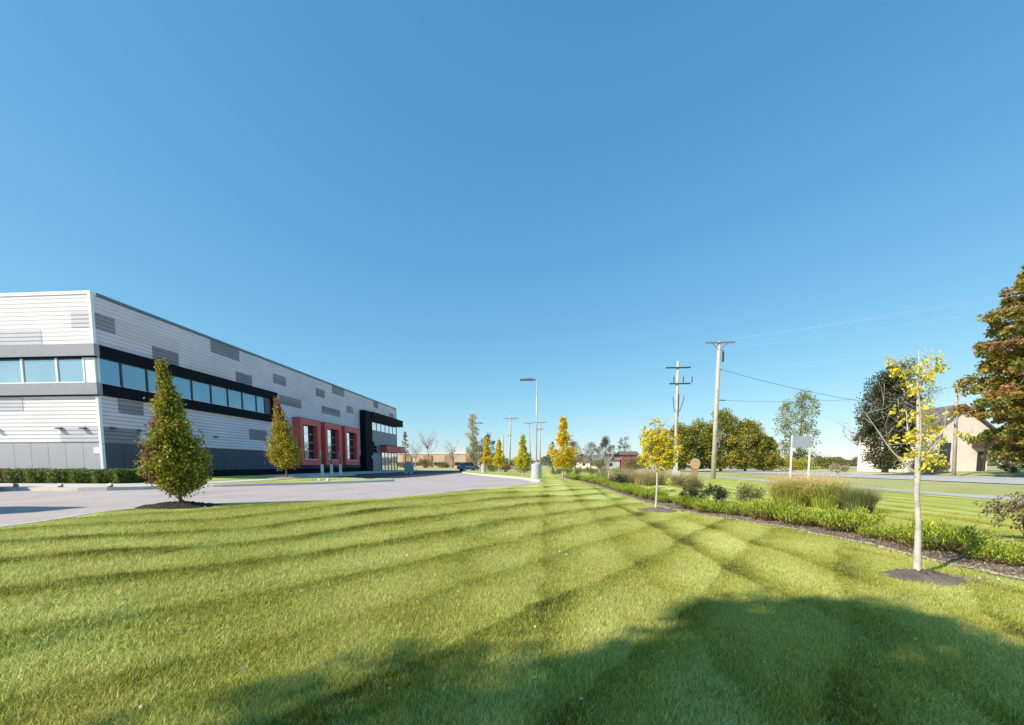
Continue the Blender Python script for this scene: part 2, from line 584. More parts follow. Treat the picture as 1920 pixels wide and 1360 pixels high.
def build_ground():
    def axis(segs):
        out = []
        for a, b, s in segs:
            out += list(np.arange(a, b - 1e-6, s))
        out.append(segs[-1][1])
        return np.array(out)
    xs = axis([(-2500, -500, 400), (-500, -100, 80), (-100, -20, 10), (-20, -11, 1.2), (-11, 12, 0.55), (12, 40, 1.6), (40, 70, 3), (70, 130, 12), (130, 500, 80), (500, 2500, 400)])
    ys = axis([(-2500, -400, 400), (-400, -60, 60), (-60, -6, 5), (-6, 22, 0.55), (22, 60, 1.6), (60, 120, 5), (120, 500, 40), (500, 3500, 400)])
    X, Y = np.meshgrid(xs, ys)
    px, py = X.ravel(), Y.ravel()
    ins = inside(px, py, LOT_POLY)
    d = seg_dist(px, py, LOT_POLY + [LOT_POLY[0]])
    keep = (~ins) & (d > 0.25)
    pts = [Vector((a, b)) for a, b in zip(px[keep], py[keep])]
    n0 = len(pts)
    # loop around the lot
    loop = [Vector(p) for p in LOT_POLY]
    m = len(loop)
    edges = [(n0 + i, n0 + (i + 1) % m) for i in range(m)]
    res = delaunay_2d_cdt(pts + loop, edges, [], 0, 1e-5)
    vco = np.array([(v.x, v.y) for v in res[0]])
    faces = []
    fc = np.array([vco[list(f)].mean(axis=0) for f in res[2]])
    fin = inside(fc[:, 0], fc[:, 1], LOT_POLY)
    for f, i in zip(res[2], fin):
        if not i:
            faces.append(tuple(f))
    z = ground_z(vco[:, 0], vco[:, 1])
    me = bpy.data.meshes.new('ground')
    me.from_pydata([(a, b, c) for (a, b), c in zip(vco, z)], [], faces)
    me.materials.append(MATS['lawn'])
    me.polygons.foreach_set('use_smooth', [True] * len(me.polygons))
    me.update()
    if me.polygons[0].normal.z < 0:
        me.flip_normals()
    tag(link('ground', me), kind='structure')


build_ground()


def sheet(name, poly, zf, mat, res=1.5, lift=0.0, kind='structure', parent=None, mound=0.0):
    """flat-ish polygon sheet with interior points, following a height function"""
    poly = [tuple(map(float, p)) for p in poly]
    a = np.array(poly)
    xs = np.arange(a[:, 0].min() + res / 2, a[:, 0].max(), res)
    ys = np.arange(a[:, 1].min() + res / 2, a[:, 1].max(), res)
    X, Y = np.meshgrid(xs, ys)
    px, py = X.ravel(), Y.ravel()
    d = seg_dist(px, py, poly + [poly[0]])
    k = inside(px, py, poly) & (d > res * 0.25)
    pts = [Vector(p) for p in zip(px[k], py[k])]
    n0, m = len(pts), len(poly)
    out = delaunay_2d_cdt(pts + [Vector(p) for p in poly], [(n0 + i, n0 + (i + 1) % m) for i in range(m)], [], 1, 1e-5)
    v = np.array([(q.x, q.y) for q in out[0]])
    z = np.asarray(zf(v[:, 0], v[:, 1])) + lift
    if mound:
        dd = seg_dist(v[:, 0], v[:, 1], poly + [poly[0]])
        z = z + mound * sstep(0, dd.max() + 1e-6, dd)
    me = bpy.data.meshes.new(name)
    me.from_pydata([(p[0], p[1], c) for p, c in zip(v, z)], [], [tuple(f) for f in out[2]])
    me.materials.append(MATS[mat])
    me.polygons.foreach_set('use_smooth', [True] * len(me.polygons))
    me.update()
    if len(me.polygons) and me.polygons[0].normal.z < 0:
        me.flip_normals()
    o = link(name, me, parent)
    if kind:
        tag(o, kind=kind)
    return o


def ribbon_solid(line, w0, w1, z_in, z_out, zf, mb):
    """a curb: band between offsets w0 and w1 of a line, top at zf+z_out, sides down to zf+z_in"""
    A, B = offset_line(line, w0), offset_line(line, w1)
    za, zb = zf(A[:, 0], A[:, 1]), zf(B[:, 0], B[:, 1])
    n = len(line)
    v, f = [], []
    for i in range(n):
        bev = 0.03 if w1 > w0 else -0.03
        da = (B[i] - A[i]) / (np.linalg.norm(B[i] - A[i]) + 1e-9)
        v += [(*A[i], za[i] + z_in), (*A[i], za[i] + z_out - 0.03), (*(A[i] + da * 0.03), za[i] + z_out),
              (*(B[i] - da * 0.03), zb[i] + z_out), (*B[i], zb[i] + z_out - 0.03), (*B[i], zb[i] + z_in)]
    for i in range(n - 1):
        for k in range(5):
            f.append((i * 6 + k, i * 6 + k + 1, (i + 1) * 6 + k + 1, (i + 1) * 6 + k))
    return mb.add(v, f)


# parking lot and drive
sheet('parking_lot', LOT_POLY, lot_z, 'lot_concrete', 4.0)
mb = MB()
ribbon_solid(LOT_EDGE, -0.17, 0.0, -0.2, 0.135, lot_z, mb)
tag(mb.build('curb', 'curb_concrete'), kind='structure')
g0, g1 = offset_line(LOT_EDGE, -0.17), offset_line(LOT_EDGE, -0.62)
zg0, zg1 = lot_z(g0[:, 0], g0[:, 1]) + 0.005, lot_z(g1[:, 0], g1[:, 1]) + 0.005
mb = MB()
n = len(g0)
mb.add([(*p, z) for p, z in zip(g0, zg0)] + [(*p, z) for p, z in zip(g1, zg1)], [(i, i + 1, n + i + 1, n + i) for i in range(n - 1)])
tag(mb.build('gutter', 'walk_concrete'), kind='structure')

sheet('shade_asphalt_sheet', [(-18.2, 32.8), (-15.6, 31.9), (-13.6, 32.6), (-12.3, 35), (-11.6, 41), (-12.2, 60), (-14.9, 88), (-27, 88), (-27, 76.2), (-23.35, 76.2), (-23.35, 43.7), (-20.1, 43.2), (-20.1, 36.2)], lot_z, 'lot_shade_asphalt', 4.0, 0.02)  # dark asphalt sheet cut along the building's shadow edge to deepen its shade

# painted bay lines beside the front walk
mb = MB()
for x in (-20.8, -23.6, -26.4, -29.2, -32.0):
    mb.add([(x, 12.2, 0.456), (x + 0.12, 12.2, 0.456), (x + 0.12, 16.6, 0.456), (x, 16.6, 0.456)], [(0, 1, 2, 3)])
mb.add([(-36, 12.1, 0.456), (-19.5, 12.1, 0.456), (-19.5, 12.22, 0.456), (-36, 12.22, 0.456)], [(0, 1, 2, 3)])
tag(mb.build('bay_marking', 'paint_white'), kind='structure')

# raised front walk with its curb face
WALK = [(-80, 16.9), (-21.0, 16.9), (-19.9, 17.2), (-19.0, 17.9), (-18.4, 19.0), (-18.25, 20.6), (-18.25, 32.5), (-18.9, 34.6), (-20.0, 35.8), (-20.2, 37), (-20.2, 43), (-23.4, 43.5), (-23.4, 76), (-27.3, 76), (-27.3, 23.5), (-80, 23.5)]
mb = MB()
mb.prism(WALK, 0.2, 0.6)
tag(mb.build('front_walk', 'walk_concrete'), kind='structure')
mb = MB()
mb.prism([(-80, 20.5), (-23.2, 20.5), (-22.9, 20.9), (-22.9, 23.45), (-80, 23.45)], 0.55, 0.612)
tag(mb.build('planting_bed', 'mulch_dark'), kind='structure')
sheet('side_lawn', [(-27.2, 23.75), (-23.0, 23.75), (-22.0, 22.2), (-20.6, 21.8), (-20.35, 23), (-20.35, 34.5), (-21, 35.3), (-27.2, 35.3)], lambda x, y: 0.605 + 0 * x, 'lawn', 0.8, 0.01, mound=0.12)
ISL = [tuple(p) for p in catmull([(-18.05, 20.4), (-17.2, 20.7), (-15.4, 22.3), (-13.0, 24.6), (-11.2, 27.0), (-10.7, 28.3), (-11.4, 29.1), (-13.4, 29.8), (-16.2, 31.4), (-18.05, 32.3)], 4)] + [(-18.05, 26)]
sheet('island_lawn', ISL, lambda x, y: 0.585 + 0 * x, 'lawn', 0.7, mound=0.14)
mb = MB()
ribbon_solid(np.array(ISL[:-1]), 0.0, 0.16, -0.25, 0.6, lambda x, y: 0 * x, mb)
tag(mb.build('island_curb', 'curb_concrete'), kind='structure')

# road, sidewalk and their markings on the right
def strip(name, x0, x1, y0, y1, lift, mat, step=6.0):
    ys = np.arange(y0, y1 + step, step)
    mbb = MB()
    v = []
    for y in ys:
        for x in (x0, (x0 + x1) / 2, x1):
            v.append((x, y, gz(x, y) + lift))
    f = []
    for i in range(len(ys) - 1):
        for k in range(2):
            a = i * 3 + k
            f.append((a, a + 1, a + 4, a + 3))
    mbb.add(v, f)
    return tag(mbb.build(name, mat), kind='structure')


mbr = MB()
ys = np.arange(-120, 900, 20)
v, f = [], []
for y in ys:
    for x in (38.5, 40, 48, 56, 58):
        v.append((x, y, 0.06 + (0.03 if 40 <= x <= 56 else 0.0) + (0.05 if x == 48 else 0)))
for i in range(len(ys) - 1):
    for k in range(4):
        a = i * 5 + k
        f.append((a, a + 1, a + 6, a + 5))
mbr.add(v, f)
tag(mbr.build('road', 'road_asphalt'), kind='structure')
for nm, x, w, m in (('edge_line', 41.0, 0.15, 'paint_white'), ('edge_line', 55.0, 0.15, 'paint_white'), ('centre_line', 47.8, 0.14, 'paint_yellow'), ('centre_line', 48.2, 0.14, 'paint_yellow')):
    z = 0.09 + (0.05 * (1 - abs(x - 48) / 8)) + 0.006
    mb = MB()
    mb.add([(x, -120, z), (x + w, -120, z), (x + w, 880, z), (x, 880, z)], [(0, 1, 2, 3)])
    tag(mb.build(nm, m), kind='structure')
strip('sidewalk', 20.0, 22.2, -10, 110, 0.02, 'path_concrete', 2.0)

# mulch bed along the junipers
BED = catmull([(7.2, -3), (6.75, 3), (6.62, 6.5), (6.35, 10.5), (5.3, 13.6), (4.5, 16.6), (3.7, 22), (3.2, 28), (2.7, 34), (2.3, 42), (2.2, 52)], 5)
_rb = np.random.default_rng(15)
BED = catmull([tuple(p) for p in BED], 5)
_s = np.arange(len(BED))
BED = BED + np.stack([0.05 * np.sin(_s * 0.43) + 0.035 * np.sin(_s * 1.1 + 2) + _rb.normal(0, 0.018, len(BED)), np.zeros(len(BED))], 1)
BEDo = offset_line(BED, 2.3)
sheet('mulch_bed', [tuple(p) for p in BED] + [tuple(p) for p in BEDo[::-1]], ground_z, 'mulch', 0.7, 0.022)
e0, e1 = offset_line(BED, -0.07), offset_line(BED, 0.03)
mb = MB()
n = len(e0)
mb.add([(*p, gz(*p) + 0.012) for p in e0] + [(*p, gz(*p) + 0.028) for p in e1], [(i, n + i, n + i + 1, i + 1) for i in range(n - 1)])
tag(mb.build('bed_edging', 'straw_edge'), kind='structure')


# ------------------------------------------------------------------ foliage helpers
LEAF_GAIN = 1.5


def leaf_cloud(name, pts, size, cols, parent, mat='leaf', aspect=0.6, dirs=None, jitter=1.0, seed=0, kind=None):
    """each point becomes a rhombus leaf; cols (N,3) own colour of each leaf"""
    r = np.random.default_rng(seed + 11)
    N = len(pts)
    if dirs is None:
        dirs = r.normal(size=(N, 3))
    else:
        dirs = dirs + r.normal(size=(N, 3)) * jitter
    dirs /= np.linalg.norm(dirs, axis=1)[:, None] + 1e-9
    o = r.normal(size=(N, 3))
    side = np.cross(dirs, o)
    side /= np.linalg.norm(side, axis=1)[:, None] + 1e-9
    s = (size * r.uniform(0.6, 1.3, N))[:, None]
    a = pts - dirs * s * 0.5
    b = pts + side * s * aspect * 0.5
    c = pts + dirs * s * 0.5
    d = pts - side * s * aspect * 0.5
    V = np.stack([a, b, c, d], 1).reshape(-1, 3)
    if parent is not None:
        V = V - np.array(parent.location)[None, :]
    me = bpy.data.meshes.new(name)
    me.vertices.add(4 * N)
    me.vertices.foreach_set('co', V.astype(np.float32).ravel())
    me.loops.add(4 * N)
    me.loops.foreach_set('vertex_index', np.arange(4 * N, dtype=np.int32))
    me.polygons.add(N)
    me.polygons.foreach_set('loop_start', np.arange(0, 4 * N, 4, dtype=np.int32))
    me.polygons.foreach_set('loop_total', np.full(N, 4, dtype=np.int32))
    at = me.color_attributes.new('Col', 'FLOAT_COLOR', 'POINT')
    C = np.ones((4 * N, 4), np.float32)
    C[:, :3] = np.repeat(np.clip(cols * LEAF_GAIN, 0.003, 0.82), 4, axis=0)
    at.data.foreach_set('color', C.ravel())
    me.materials.append(MATS[mat])
    me.update(calc_edges=True)
    me.validate()
    ob = link(name, me, parent)
    if kind:
        ob['kind'] = kind
    return ob


def pick_cols(N, palette, r, weights=None, var=0.25):
    pal = np.array(palette, float)
    idx = r.choice(len(pal), N, p=weights)
    return pal[idx] * r.uniform(1 - var, 1 + var, (N, 1))


def clump_points(centers, radii, per, r, flat=1.0, shell=0.5):
    """leaves spread through ball-shaped clumps"""
    out, ids = [], []
    for i, (c, rad) in enumerate(zip(centers, radii)):
        d = r.normal(size=(per, 3))
        d /= np.linalg.norm(d, axis=1)[:, None]
        q = d * (r.uniform(0, 1, (per, 1)) ** shell) * rad
        q[:, 2] *= flat
        out.append(c + q)
        ids.append(np.full(per, i))
    return np.concatenate(out), np.concatenate(ids)


def branch_tube(mb, p0, p1, r0, r1, r, bend=0.1, n=6, k=5):
    p0, p1 = np.array(p0, float), np.array(p1, float)
    L = np.linalg.norm(p1 - p0)
    pts, rad = [], []
    j = r.normal(size=(k + 1, 3)) * bend * L * 0.35
    for i in range(k + 1):
        t = i / k
        off = j[i] * math.sin(math.pi * t)
        pts.append(tuple(p0 + (p1 - p0) * t + off))
        rad.append(r0 + (r1 - r0) * t)
    mb.tube(pts, rad, n)
    return pts


def round_tree(name, x, y, z, h, rad, clear, palette, label, n_clump=40, per=70, leaf=0.25, seed=1, weights=None,
               trunk_r=None, bark='bark_brown', squash=1.0, clump_r=None, group=None, cat='tree', shape='round', lean=(0, 0), shell=0.45, gap=0.0, aspect=0.65, low=None):
    r = np.random.default_rng(seed)
    t = thing(name, (x, y, z), label, cat, group)
    tr = trunk_r or h * 0.022
    mb = MB()
    top = np.array([x + lean[0], y + lean[1], z + h * 0.93])
    base = np.array([x, y, z - 0.05])
    mb.tube([tuple(base), tuple(base + (top - base) * 0.06), tuple(base + (top - base) * 0.3 + r.normal(size=3) * [.02 * h * .3, .02 * h * .3, 0]), tuple(base + (top - base) * 0.65 + r.normal(size=3) * [.02 * h * .3, .02 * h * .3, 0]), tuple(top)],
            [tr * 1.35, tr, tr * 0.8, tr * 0.45, tr * 0.12], 8)
    ch = h - clear
    cen, crad = [], []
    for i in range(n_clump):
        for _ in range(40):
            u = r.uniform(0.0, 1.0) ** (1.5 if shape == 'spire' else 1.0)
            if shape == 'round':
                env = math.sqrt(max(0, 1 - (2 * u - 1) ** 2)) * (1.05 - 0.25 * u)
            elif shape == 'cone':
                env = min(1.0, (u + 0.03) / 0.16) * (1 - u) ** 0.85 * 1.12 + 0.05
            elif shape == 'spire':
                env = (1.0 if u < 0.36 else 0.48 * (1 - (u - 0.36) / 0.64) ** 0.8 + 0.06) * min(1, 0.55 + u * 2.2)
            elif shape == 'column':
                env = 0.9 * min(1, 0.5 + u * 2) * (1 - u ** 4) ** 0.5
            elif shape == 'vase':
                env = 0.35 + 0.75 * math.sin(math.pi * min(1, u * 0.85 + 0.1))
            else:
                env = 1
            rr = rad * env * (r.uniform(0.0, 1) ** 0.4)
            an = r.uniform(0, 2 * math.pi)
            c = np.array([x + rr * math.cos(an) + lean[0] * (clear + u * ch) / h, y + rr * math.sin(an) + lean[1] * (clear + u * ch) / h, z + clear + u * ch])
            if gap == 0 or r.random() > gap * (0.5 + 0.5 * math.sin(c[0] * 1.7 / rad * 2 + c[2] * 2.3 / rad * 2)):
                break
        cen.append(c)
        cr = (clump_r or rad * 0.32) * r.uniform(0.6, 1.25)
        if shape in ('cone', 'spire'):
            cr *= (1.15 - 0.75 * u)
        crad.append(cr)
    cen = np.array(cen)
    for i in r.choice(n_clump, min(n_clump, 26), replace=False):
        c = cen[i]
        tt = np.clip((c[2] - z - (0.55 if shape in ('cone', 'spire', 'column') else 0.75) * np.hypot(c[0] - x, c[1] - y) * 0.8) / h, 0.1, 0.85)
        tt = max(tt, clear / h * 0.9)
        p0 = base + (top - base) * tt
        branch_tube(mb, p0, c, tr * 0.38 * (1 - tt * 0.6), tr * 0.07, r, 0.15, 5, 4)
    mb.build('trunk', bark, t, True)
    pts, ids = clump_points(cen, crad, per, r, squash, shell)
    pts = pts + r.normal(size=pts.shape) * leaf * 0.4
    pts = pts[pts[:, 2] > z + clear * 0.75]
    ids = ids[:len(pts)] if len(ids) != len(pts) else ids
    pal = np.array(palette, float)
    # every clump leans to one colour of the palette, as autumn turns a crown branch by branch
    main = r.choice(len(pal), n_clump, p=weights)
    N = len(pts)
    own = r.choice(len(pal), N, p=weights)
    use = np.where(r.random(N) < 0.6, main[ids % n_clump], own)
    cols = pal[use] * r.uniform(0.72, 1.28, (N, 1))
    leaf_cloud('crown', pts, leaf, cols, t, 'leaf', aspect, seed=seed)
    return t


def bare_tree(name, x, y, z, h, spread, label, seed, col='bark_twig', tr=None, group=None):
    r = np.random.default_rng(seed)
    t = thing(name, (x, y, z), label, 'tree', group)
    tr = tr or h * 0.018
    mb = MB()
    mb.tube([(x, y, z - 0.05), (x + 0.02 * h, y, z + h * 0.3), (x, y, z + h * 0.62)], [tr * 1.3, tr, tr * 0.5], 7)
    mb.build('trunk', col, t, True)
    mb = MB()
    for i in range(13):
        a = r.uniform(0, 2 * math.pi)
        t0 = r.uniform(0.2, 0.6)
        e = np.array([x + math.cos(a) * spread * r.uniform(0.4, 1), y + math.sin(a) * spread * r.uniform(0.4, 1), z + h * r.uniform(0.62, 1.0)])
        p = branch_tube(mb, (x, y, z + h * t0), e, tr * 0.5, tr * 0.1, r, 0.2, 4, 4)
        for j in range(9):
            q = np.array(p[r.integers(1, 5)])
            e2 = q + r.normal(size=3) * spread * 0.3 + [0, 0, h * 0.1]
            branch_tube(mb, q, e2, tr * 0.18, tr * 0.05, r, 0.2, 3, 3)
    mb.build('limbs', col, t, True)
    return t


def bush(name, x, y, z, rx, ry, h, palette, label, n_clump=24, per=80, leaf=0.14, seed=3, group=None, cat='shrub', weights=None, mat='leaf', stems=True):
    r = np.random.default_rng(seed)
    t = thing(name, (x, y, z), label, cat, group)
    cen, crad = [], []
    for i in range(n_clump):
        a = r.uniform(0, 2 * math.pi)
        q = r.uniform(0, 1) ** 0.5
        hz = h * (0.25 + 0.55 * r.uniform() * math.sqrt(max(0.0, 1 - q * q * 0.8)))
        cen.append([x + rx * 0.82 * q * math.cos(a), y + ry * 0.82 * q * math.sin(a), z + hz])
        crad.append(min(h * 0.34, (rx + ry) / 2 * 0.42) * r.uniform(0.7, 1.25))
    cen = np.array(cen)
    if stems:
        mb = MB()
        for i in range(0, n_clump, 2):
            branch_tube(mb, (x + r.normal() * rx * 0.1, y + r.normal() * ry * 0.1, z - 0.03), cen[i], h * 0.02, h * 0.006, r, 0.15, 4, 3)
        mb.build('stems', 'bark_brown', t)
    pts, ids = clump_points(cen, crad, per, r, 1.0, 0.45)
    pts[:, 2] = np.maximum(pts[:, 2], z + 0.02 + r.uniform(0, 0.06 * h, len(pts)))
    cols = pick_cols(len(pts), palette, r, weights)
    leaf_cloud('foliage', pts, leaf, cols, t, mat, 0.6, seed=seed)
    return t


# ------------------------------------------------------------------ the large building
XW, YW, XL, YE, ZR = -27.44, 23.63, -78.0, 75.85, 12.18
bld = thing('warehouse_building', (XW, YW, 0.5), 'long two storey grey and white metal clad building with red window frames', 'building')
mb = MB()
mb.box(XL, XW - 0.12, YW + 0.12, YE - 0.05, 0.3, 11.9)
mb.build('wall_core', 'siding_grey', bld)
mb = MB()
mb.box(XL, XW - 0.1, YW + 0.1, YE, 11.905, 11.96)
mb.build('roof', 'roof_membrane', bld)


def plank_mesh(length, h, axis, mat, flip=1):
    """one horizontal siding plank, its edges bevelled back so the joints are recessed"""
    t, b = 0.06, 0.07
    prof = [(0, 0.006), (0.006, 0.006), (t, b), (t, h - 0.012), (0.02, h - 0.006), (0, h - 0.006)]
    m = MB()
    v = []
    for s in (0, length):
        for (o, z) in prof:
            v.append((s, -o, z) if axis == 'x' else (o, s, z))
    k = len(prof)
    f = [(i, (i + 1) % k, k + (i + 1) % k, k + i) for i in range(k)]
    f += [tuple(range(k)), tuple(range(k, 2 * k))[::-1]]
    m.add(v, f)
    me = m.mesh('siding_plank', mat)
    return me


def planks(x0y0, length, z0, z1, axis, mat, nm='siding_plank', hh=0.25):
    cnt = max(1, round((z1 - z0) / hh))
    h = (z1 - z0) / cnt
    me = plank_mesh(length, h, axis, mat)
    for i in range(cnt):
        if axis == 'x':
            loc = (x0y0 - XW, 0.12 - 0.06, z0 + i * h - 0.5)
        else:
            loc = (-0.12 + 0.06, x0y0 - YW, z0 + i * h - 0.5)
        link(nm, me, bld, loc)


# front face (sunlit) and long side face
planks(XL, (XW - 0.06) - XL, 9.0, 11.98, 'x', 'siding_white')
planks(XL, (XW - 0.06) - XL, 3.0, 5.95, 'x', 'siding_white')
planks(YW + 0.06, YE - YW - 0.12, 9.0, 11.98, 'y', 'siding_silver_shade')
planks(40.75, 60.2 - 40.75, 5.96, 9.0, 'y', 'siding_silver_shade')
planks(YW + 0.06, 60.2 - YW - 0.06, 3.0, 5.95, 'y', 'siding_silver_shade')


def patch(a0, a1, z0, z1, axis, mat):
    """a differently coloured group of planks set slightly proud"""
    cnt = max(1, round((z1 - z0) / 0.25))
    h = (z1 - z0) / cnt
    m = MB()
    for i in range(cnt):
        zz = z0 + i * h
        prof = [(-0.05, 0.004), (-0.02, 0.006), (0.02, 0.055), (0.02, h - 0.012), (-0.01, h - 0.004), (-0.05, h - 0.003)]
        v = []
        for s in (a0, a1):
            for (o, z) in prof:
                v.append((s, YW - o, zz + z) if axis == 'x' else (XW + o, s, zz + z))
        k = 6
        m.add(v, [(j, (j + 1) % k, k + (j + 1) % k, k + j) for j in range(k)] + [tuple(range(k)), tuple(range(k, 12))[::-1]])
    m.build('siding_panel', mat, bld)


for a0, a1, z0, z1 in [(23.72, 24.95, 9.96, 10.96), (27.43, 29.5, 9.02, 9.99), (32.63, 35.83, 10.96, 11.97), (35.29, 37.33, 9.02, 10.0), (40.46, 42.52, 9.98, 10.95), (41.31, 45.21, 8.0, 8.95),
                       (48.35, 50.38, 10.0, 10.96), (49.56, 54.25, 8.05, 8.98), (52.28, 55.54, 10.95, 11.97), (56.09, 58.1, 8.96, 9.92), (65.56, 67.38, 11.0, 11.97), (72.24, 74.49, 10.1, 10.95),
                       (24.8, 26.48, 5.0, 5.9), (23.72, 26.1, 3.02, 3.99), (36.63, 39.08, 4.0, 5.0), (42.6, 43.1, 3.02, 4.6)]:
    patch(a0, a1, z0, z1, 'y', 'siding_grey')
patch(25.0, 29.6, 9.99, 10.95, 'y', 'siding_mid')
patch(30.5, 34.4, 9.02, 9.95, 'y', 'siding_mid')
patch(44.5, 47.0, 9.02, 9.95, 'y', 'siding_mid')
patch(28.4, 30.2, 4.0, 4.98, 'y', 'siding_mid')
for a0, a1, z0, z1 in [(-28.83, -27.6, 10.0, 10.98), (-34.6, -30.91, 9.02, 9.98), (-30.22, -27.6, 3.02, 3.99)]:
    patch(a0, a1, z0, z1, 'x', 'siding_pale')
patch(-40, -36.2, 10.0, 10.98, 'x', 'siding_pale')
patch(-37, -32.6, 5.0, 5.9, 'x', 'siding_mid' if False else 'siding_pale')

# parapet caps, corner trim
mb = MB(); mb.box(XL, XW + 0.05, YW - 0.05, YW + 0.3, 11.985, 12.18); mb.build('parapet_cap', 'trim_white', bld)
mb = MB(); mb.box(XW - 0.3, XW + 0.06, YW + 0.302, YE, 11.985, 12.185); mb.build('parapet_cap', 'trim_slate', bld)
for z0, z1 in ((9.0, 11.983), (3.0, 5.95), (0.5, 2.99)):
    mb = MB(); mb.box(XW - 0.09, XW + 0.075, YW - 0.075, YW + 0.10, z0, z1); mb.build('corner_trim', 'trim_white', bld)
mb = MB(); mb.box(XW - 0.05, XW + 0.03, YE - 0.06, YE + 0.08, 0.3, 11.98); mb.build('corner_trim', 'trim_slate', bld)

# bands above and below the window strip
for z0, z1 in ((8.28, 9.0), (5.95, 6.66)):
    mb = MB(); mb.box(XL, XW + 0.22, YW - 0.22, YW + 0.1, z0, z1 - 0.004); mb.build('band', 'band_sunlit', bld)
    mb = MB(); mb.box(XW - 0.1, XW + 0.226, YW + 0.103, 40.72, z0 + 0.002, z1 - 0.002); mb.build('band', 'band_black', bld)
    mb = MB(); mb.box(XL, XW + 0.1, YW - 0.16, YW + 0.05, z0 - 0.07, z0 - 0.002); mb.build('band_shadow_strip', 'band_black', bld)  # solid black strip drawn as the shadow line under the band
mb = MB(); mb.box(XW - 0.1, XW + 0.22, 39.9, 40.715, 6.664, 8.278); mb.build('band_end', 'band_black', bld)
mb = MB(); mb.box(XW - 0.1, XW + 0.03, 38.95, 39.89, 6.664, 8.278); mb.build('blank_panel', 'mullion_dark', bld)

# window strip
ymul = [23.75, 25.11, 26.85, 28.69, 30.49, 32.34, 34.15, 35.89, 37.73, 38.93]
for a, b in zip(ymul[:-1], ymul[1:]):
    mb = MB(); mb.box(XW - 0.02, XW + 0.02, a + 0.05, b - 0.05, 6.74, 8.2); mb.build('window_pane', 'glass_blue', bld)
for y in ymul:
    mb = MB(); mb.box(XW - 0.06, XW + 0.08, y - 0.05, y + 0.05, 6.67, 8.275); mb.build('mullion', 'mullion_dark' if y > 24 else 'mullion_white', bld)
for z in (6.665, 8.205):
    mb = MB(); mb.box(XW - 0.06, XW + 0.06, ymul[0] + 0.05, ymul[-1], z, z + 0.07); mb.build('window_rail', 'mullion_dark' if z > 7 else 'mullion_white', bld)
xmul = [-28.17, -30.0, -32.36, -34.7, -37.05, -39.4, -41.75, -44.1, -46.5, -48.9]
for a, b in zip(xmul[:-1], xmul[1:]):
    mb = MB(); mb.box(b + 0.06, a - 0.06, YW - 0.02, YW + 0.02, 6.76, 8.1); mb.build('window_pane', 'glass_pale', bld)
for x in xmul:
    w = 0.07 if x < -29 else 0.05
    mb = MB(); mb.box(x - w, x + w, YW - 0.08, YW + 0.06, 6.67, 8.2); mb.build('mullion', 'mullion_white', bld)
mb = MB(); mb.box(-28.115, XW - 0.0, YW - 0.05, YW + 0.05, 6.67, 8.2); mb.build('corner_panel', 'mullion_white', bld)
mb = MB(); mb.box(-48.9, -28.12, YW - 0.07, YW + 0.05, 6.665, 6.755); mb.build('window_rail', 'mullion_white', bld)
mb = MB(); mb.box(XL, -49.0, YW - 0.02, YW + 0.1, 6.665, 8.2); mb.build('blank_panel', 'siding_white', bld)

# wainscot of vertical panels
xw = XW - 0.1
k = 0
while xw > -62:
    mb = MB(); mb.box(xw - 1.19, xw - 0.012, YW - 0.0, YW + 0.11, 1.15, 2.985); mb.build('wainscot_panel', 'wainscot_lit', bld)
    xw -= 1.2
mb = MB(); mb.box(XL, XW - 0.1, YW + 0.03, YW + 0.115, 0.4, 2.99); mb.build('wainscot_backing', 'wainscot_shaded', bld)
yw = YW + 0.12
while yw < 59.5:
    mb = MB(); mb.box(XW - 0.11, XW + 0.0, yw + 0.012, min(yw + 1.2, 60.1), 1.19, 2.985); mb.build('wainscot_panel', 'wainscot_shaded', bld)
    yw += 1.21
mb = MB(); mb.box(XW - 0.12, XW - 0.03, YW + 0.12, 60.1, 0.4, 1.185); mb.build('foundation', 'foundation', bld)
mb = MB(); mb.box(-28.0, -27.56, YW - 0.03, YW - 0.005, 2.32, 2.72); mb.build('notice_plate', 'paint_white', bld)


def wall_light(x, y, z, ax):
    m = MB()
    if ax == 'x':
        m.add([(x - .17, YW - .06, z - .05), (x + .17, YW - .06, z - .05), (x + .17, YW - .06, z + .07), (x - .17, YW - .06, z + .07), (x - .13, YW - .28, z - .05), (x + .13, YW - .28, z - .05), (x + .13, YW - .28, z), (x - .13, YW - .28, z)],
              [(0, 1, 2, 3), (4, 7, 6, 5), (0, 4, 5, 1), (3, 2, 6, 7), (0, 3, 7, 4), (1, 5, 6, 2)])
    else:
        m.add([(XW + .06, y - .17, z - .05), (XW + .06, y + .17, z - .05), (XW + .06, y + .17, z + .07), (XW + .06, y - .17, z + .07), (XW + .3, y - .13, z - .05), (XW + .3, y + .13, z - .05), (XW + .3, y + .13, z), (XW + .3, y - .13, z)],
              [(0, 3, 2, 1), (4, 5, 6, 7), (0, 1, 5, 4), (3, 7, 6, 2), (0, 4, 7, 3), (1, 2, 6, 5)])
    m.build('wall_light', 'lamp_bronze', bld)


for x in (-30.11, -28.48, -34.5):
    wall_light(x, 0, 3.9, 'x')
for y in (24.3, 26.12, 32.55, 39.01):
    wall_light(0, y, 3.95, 'y')

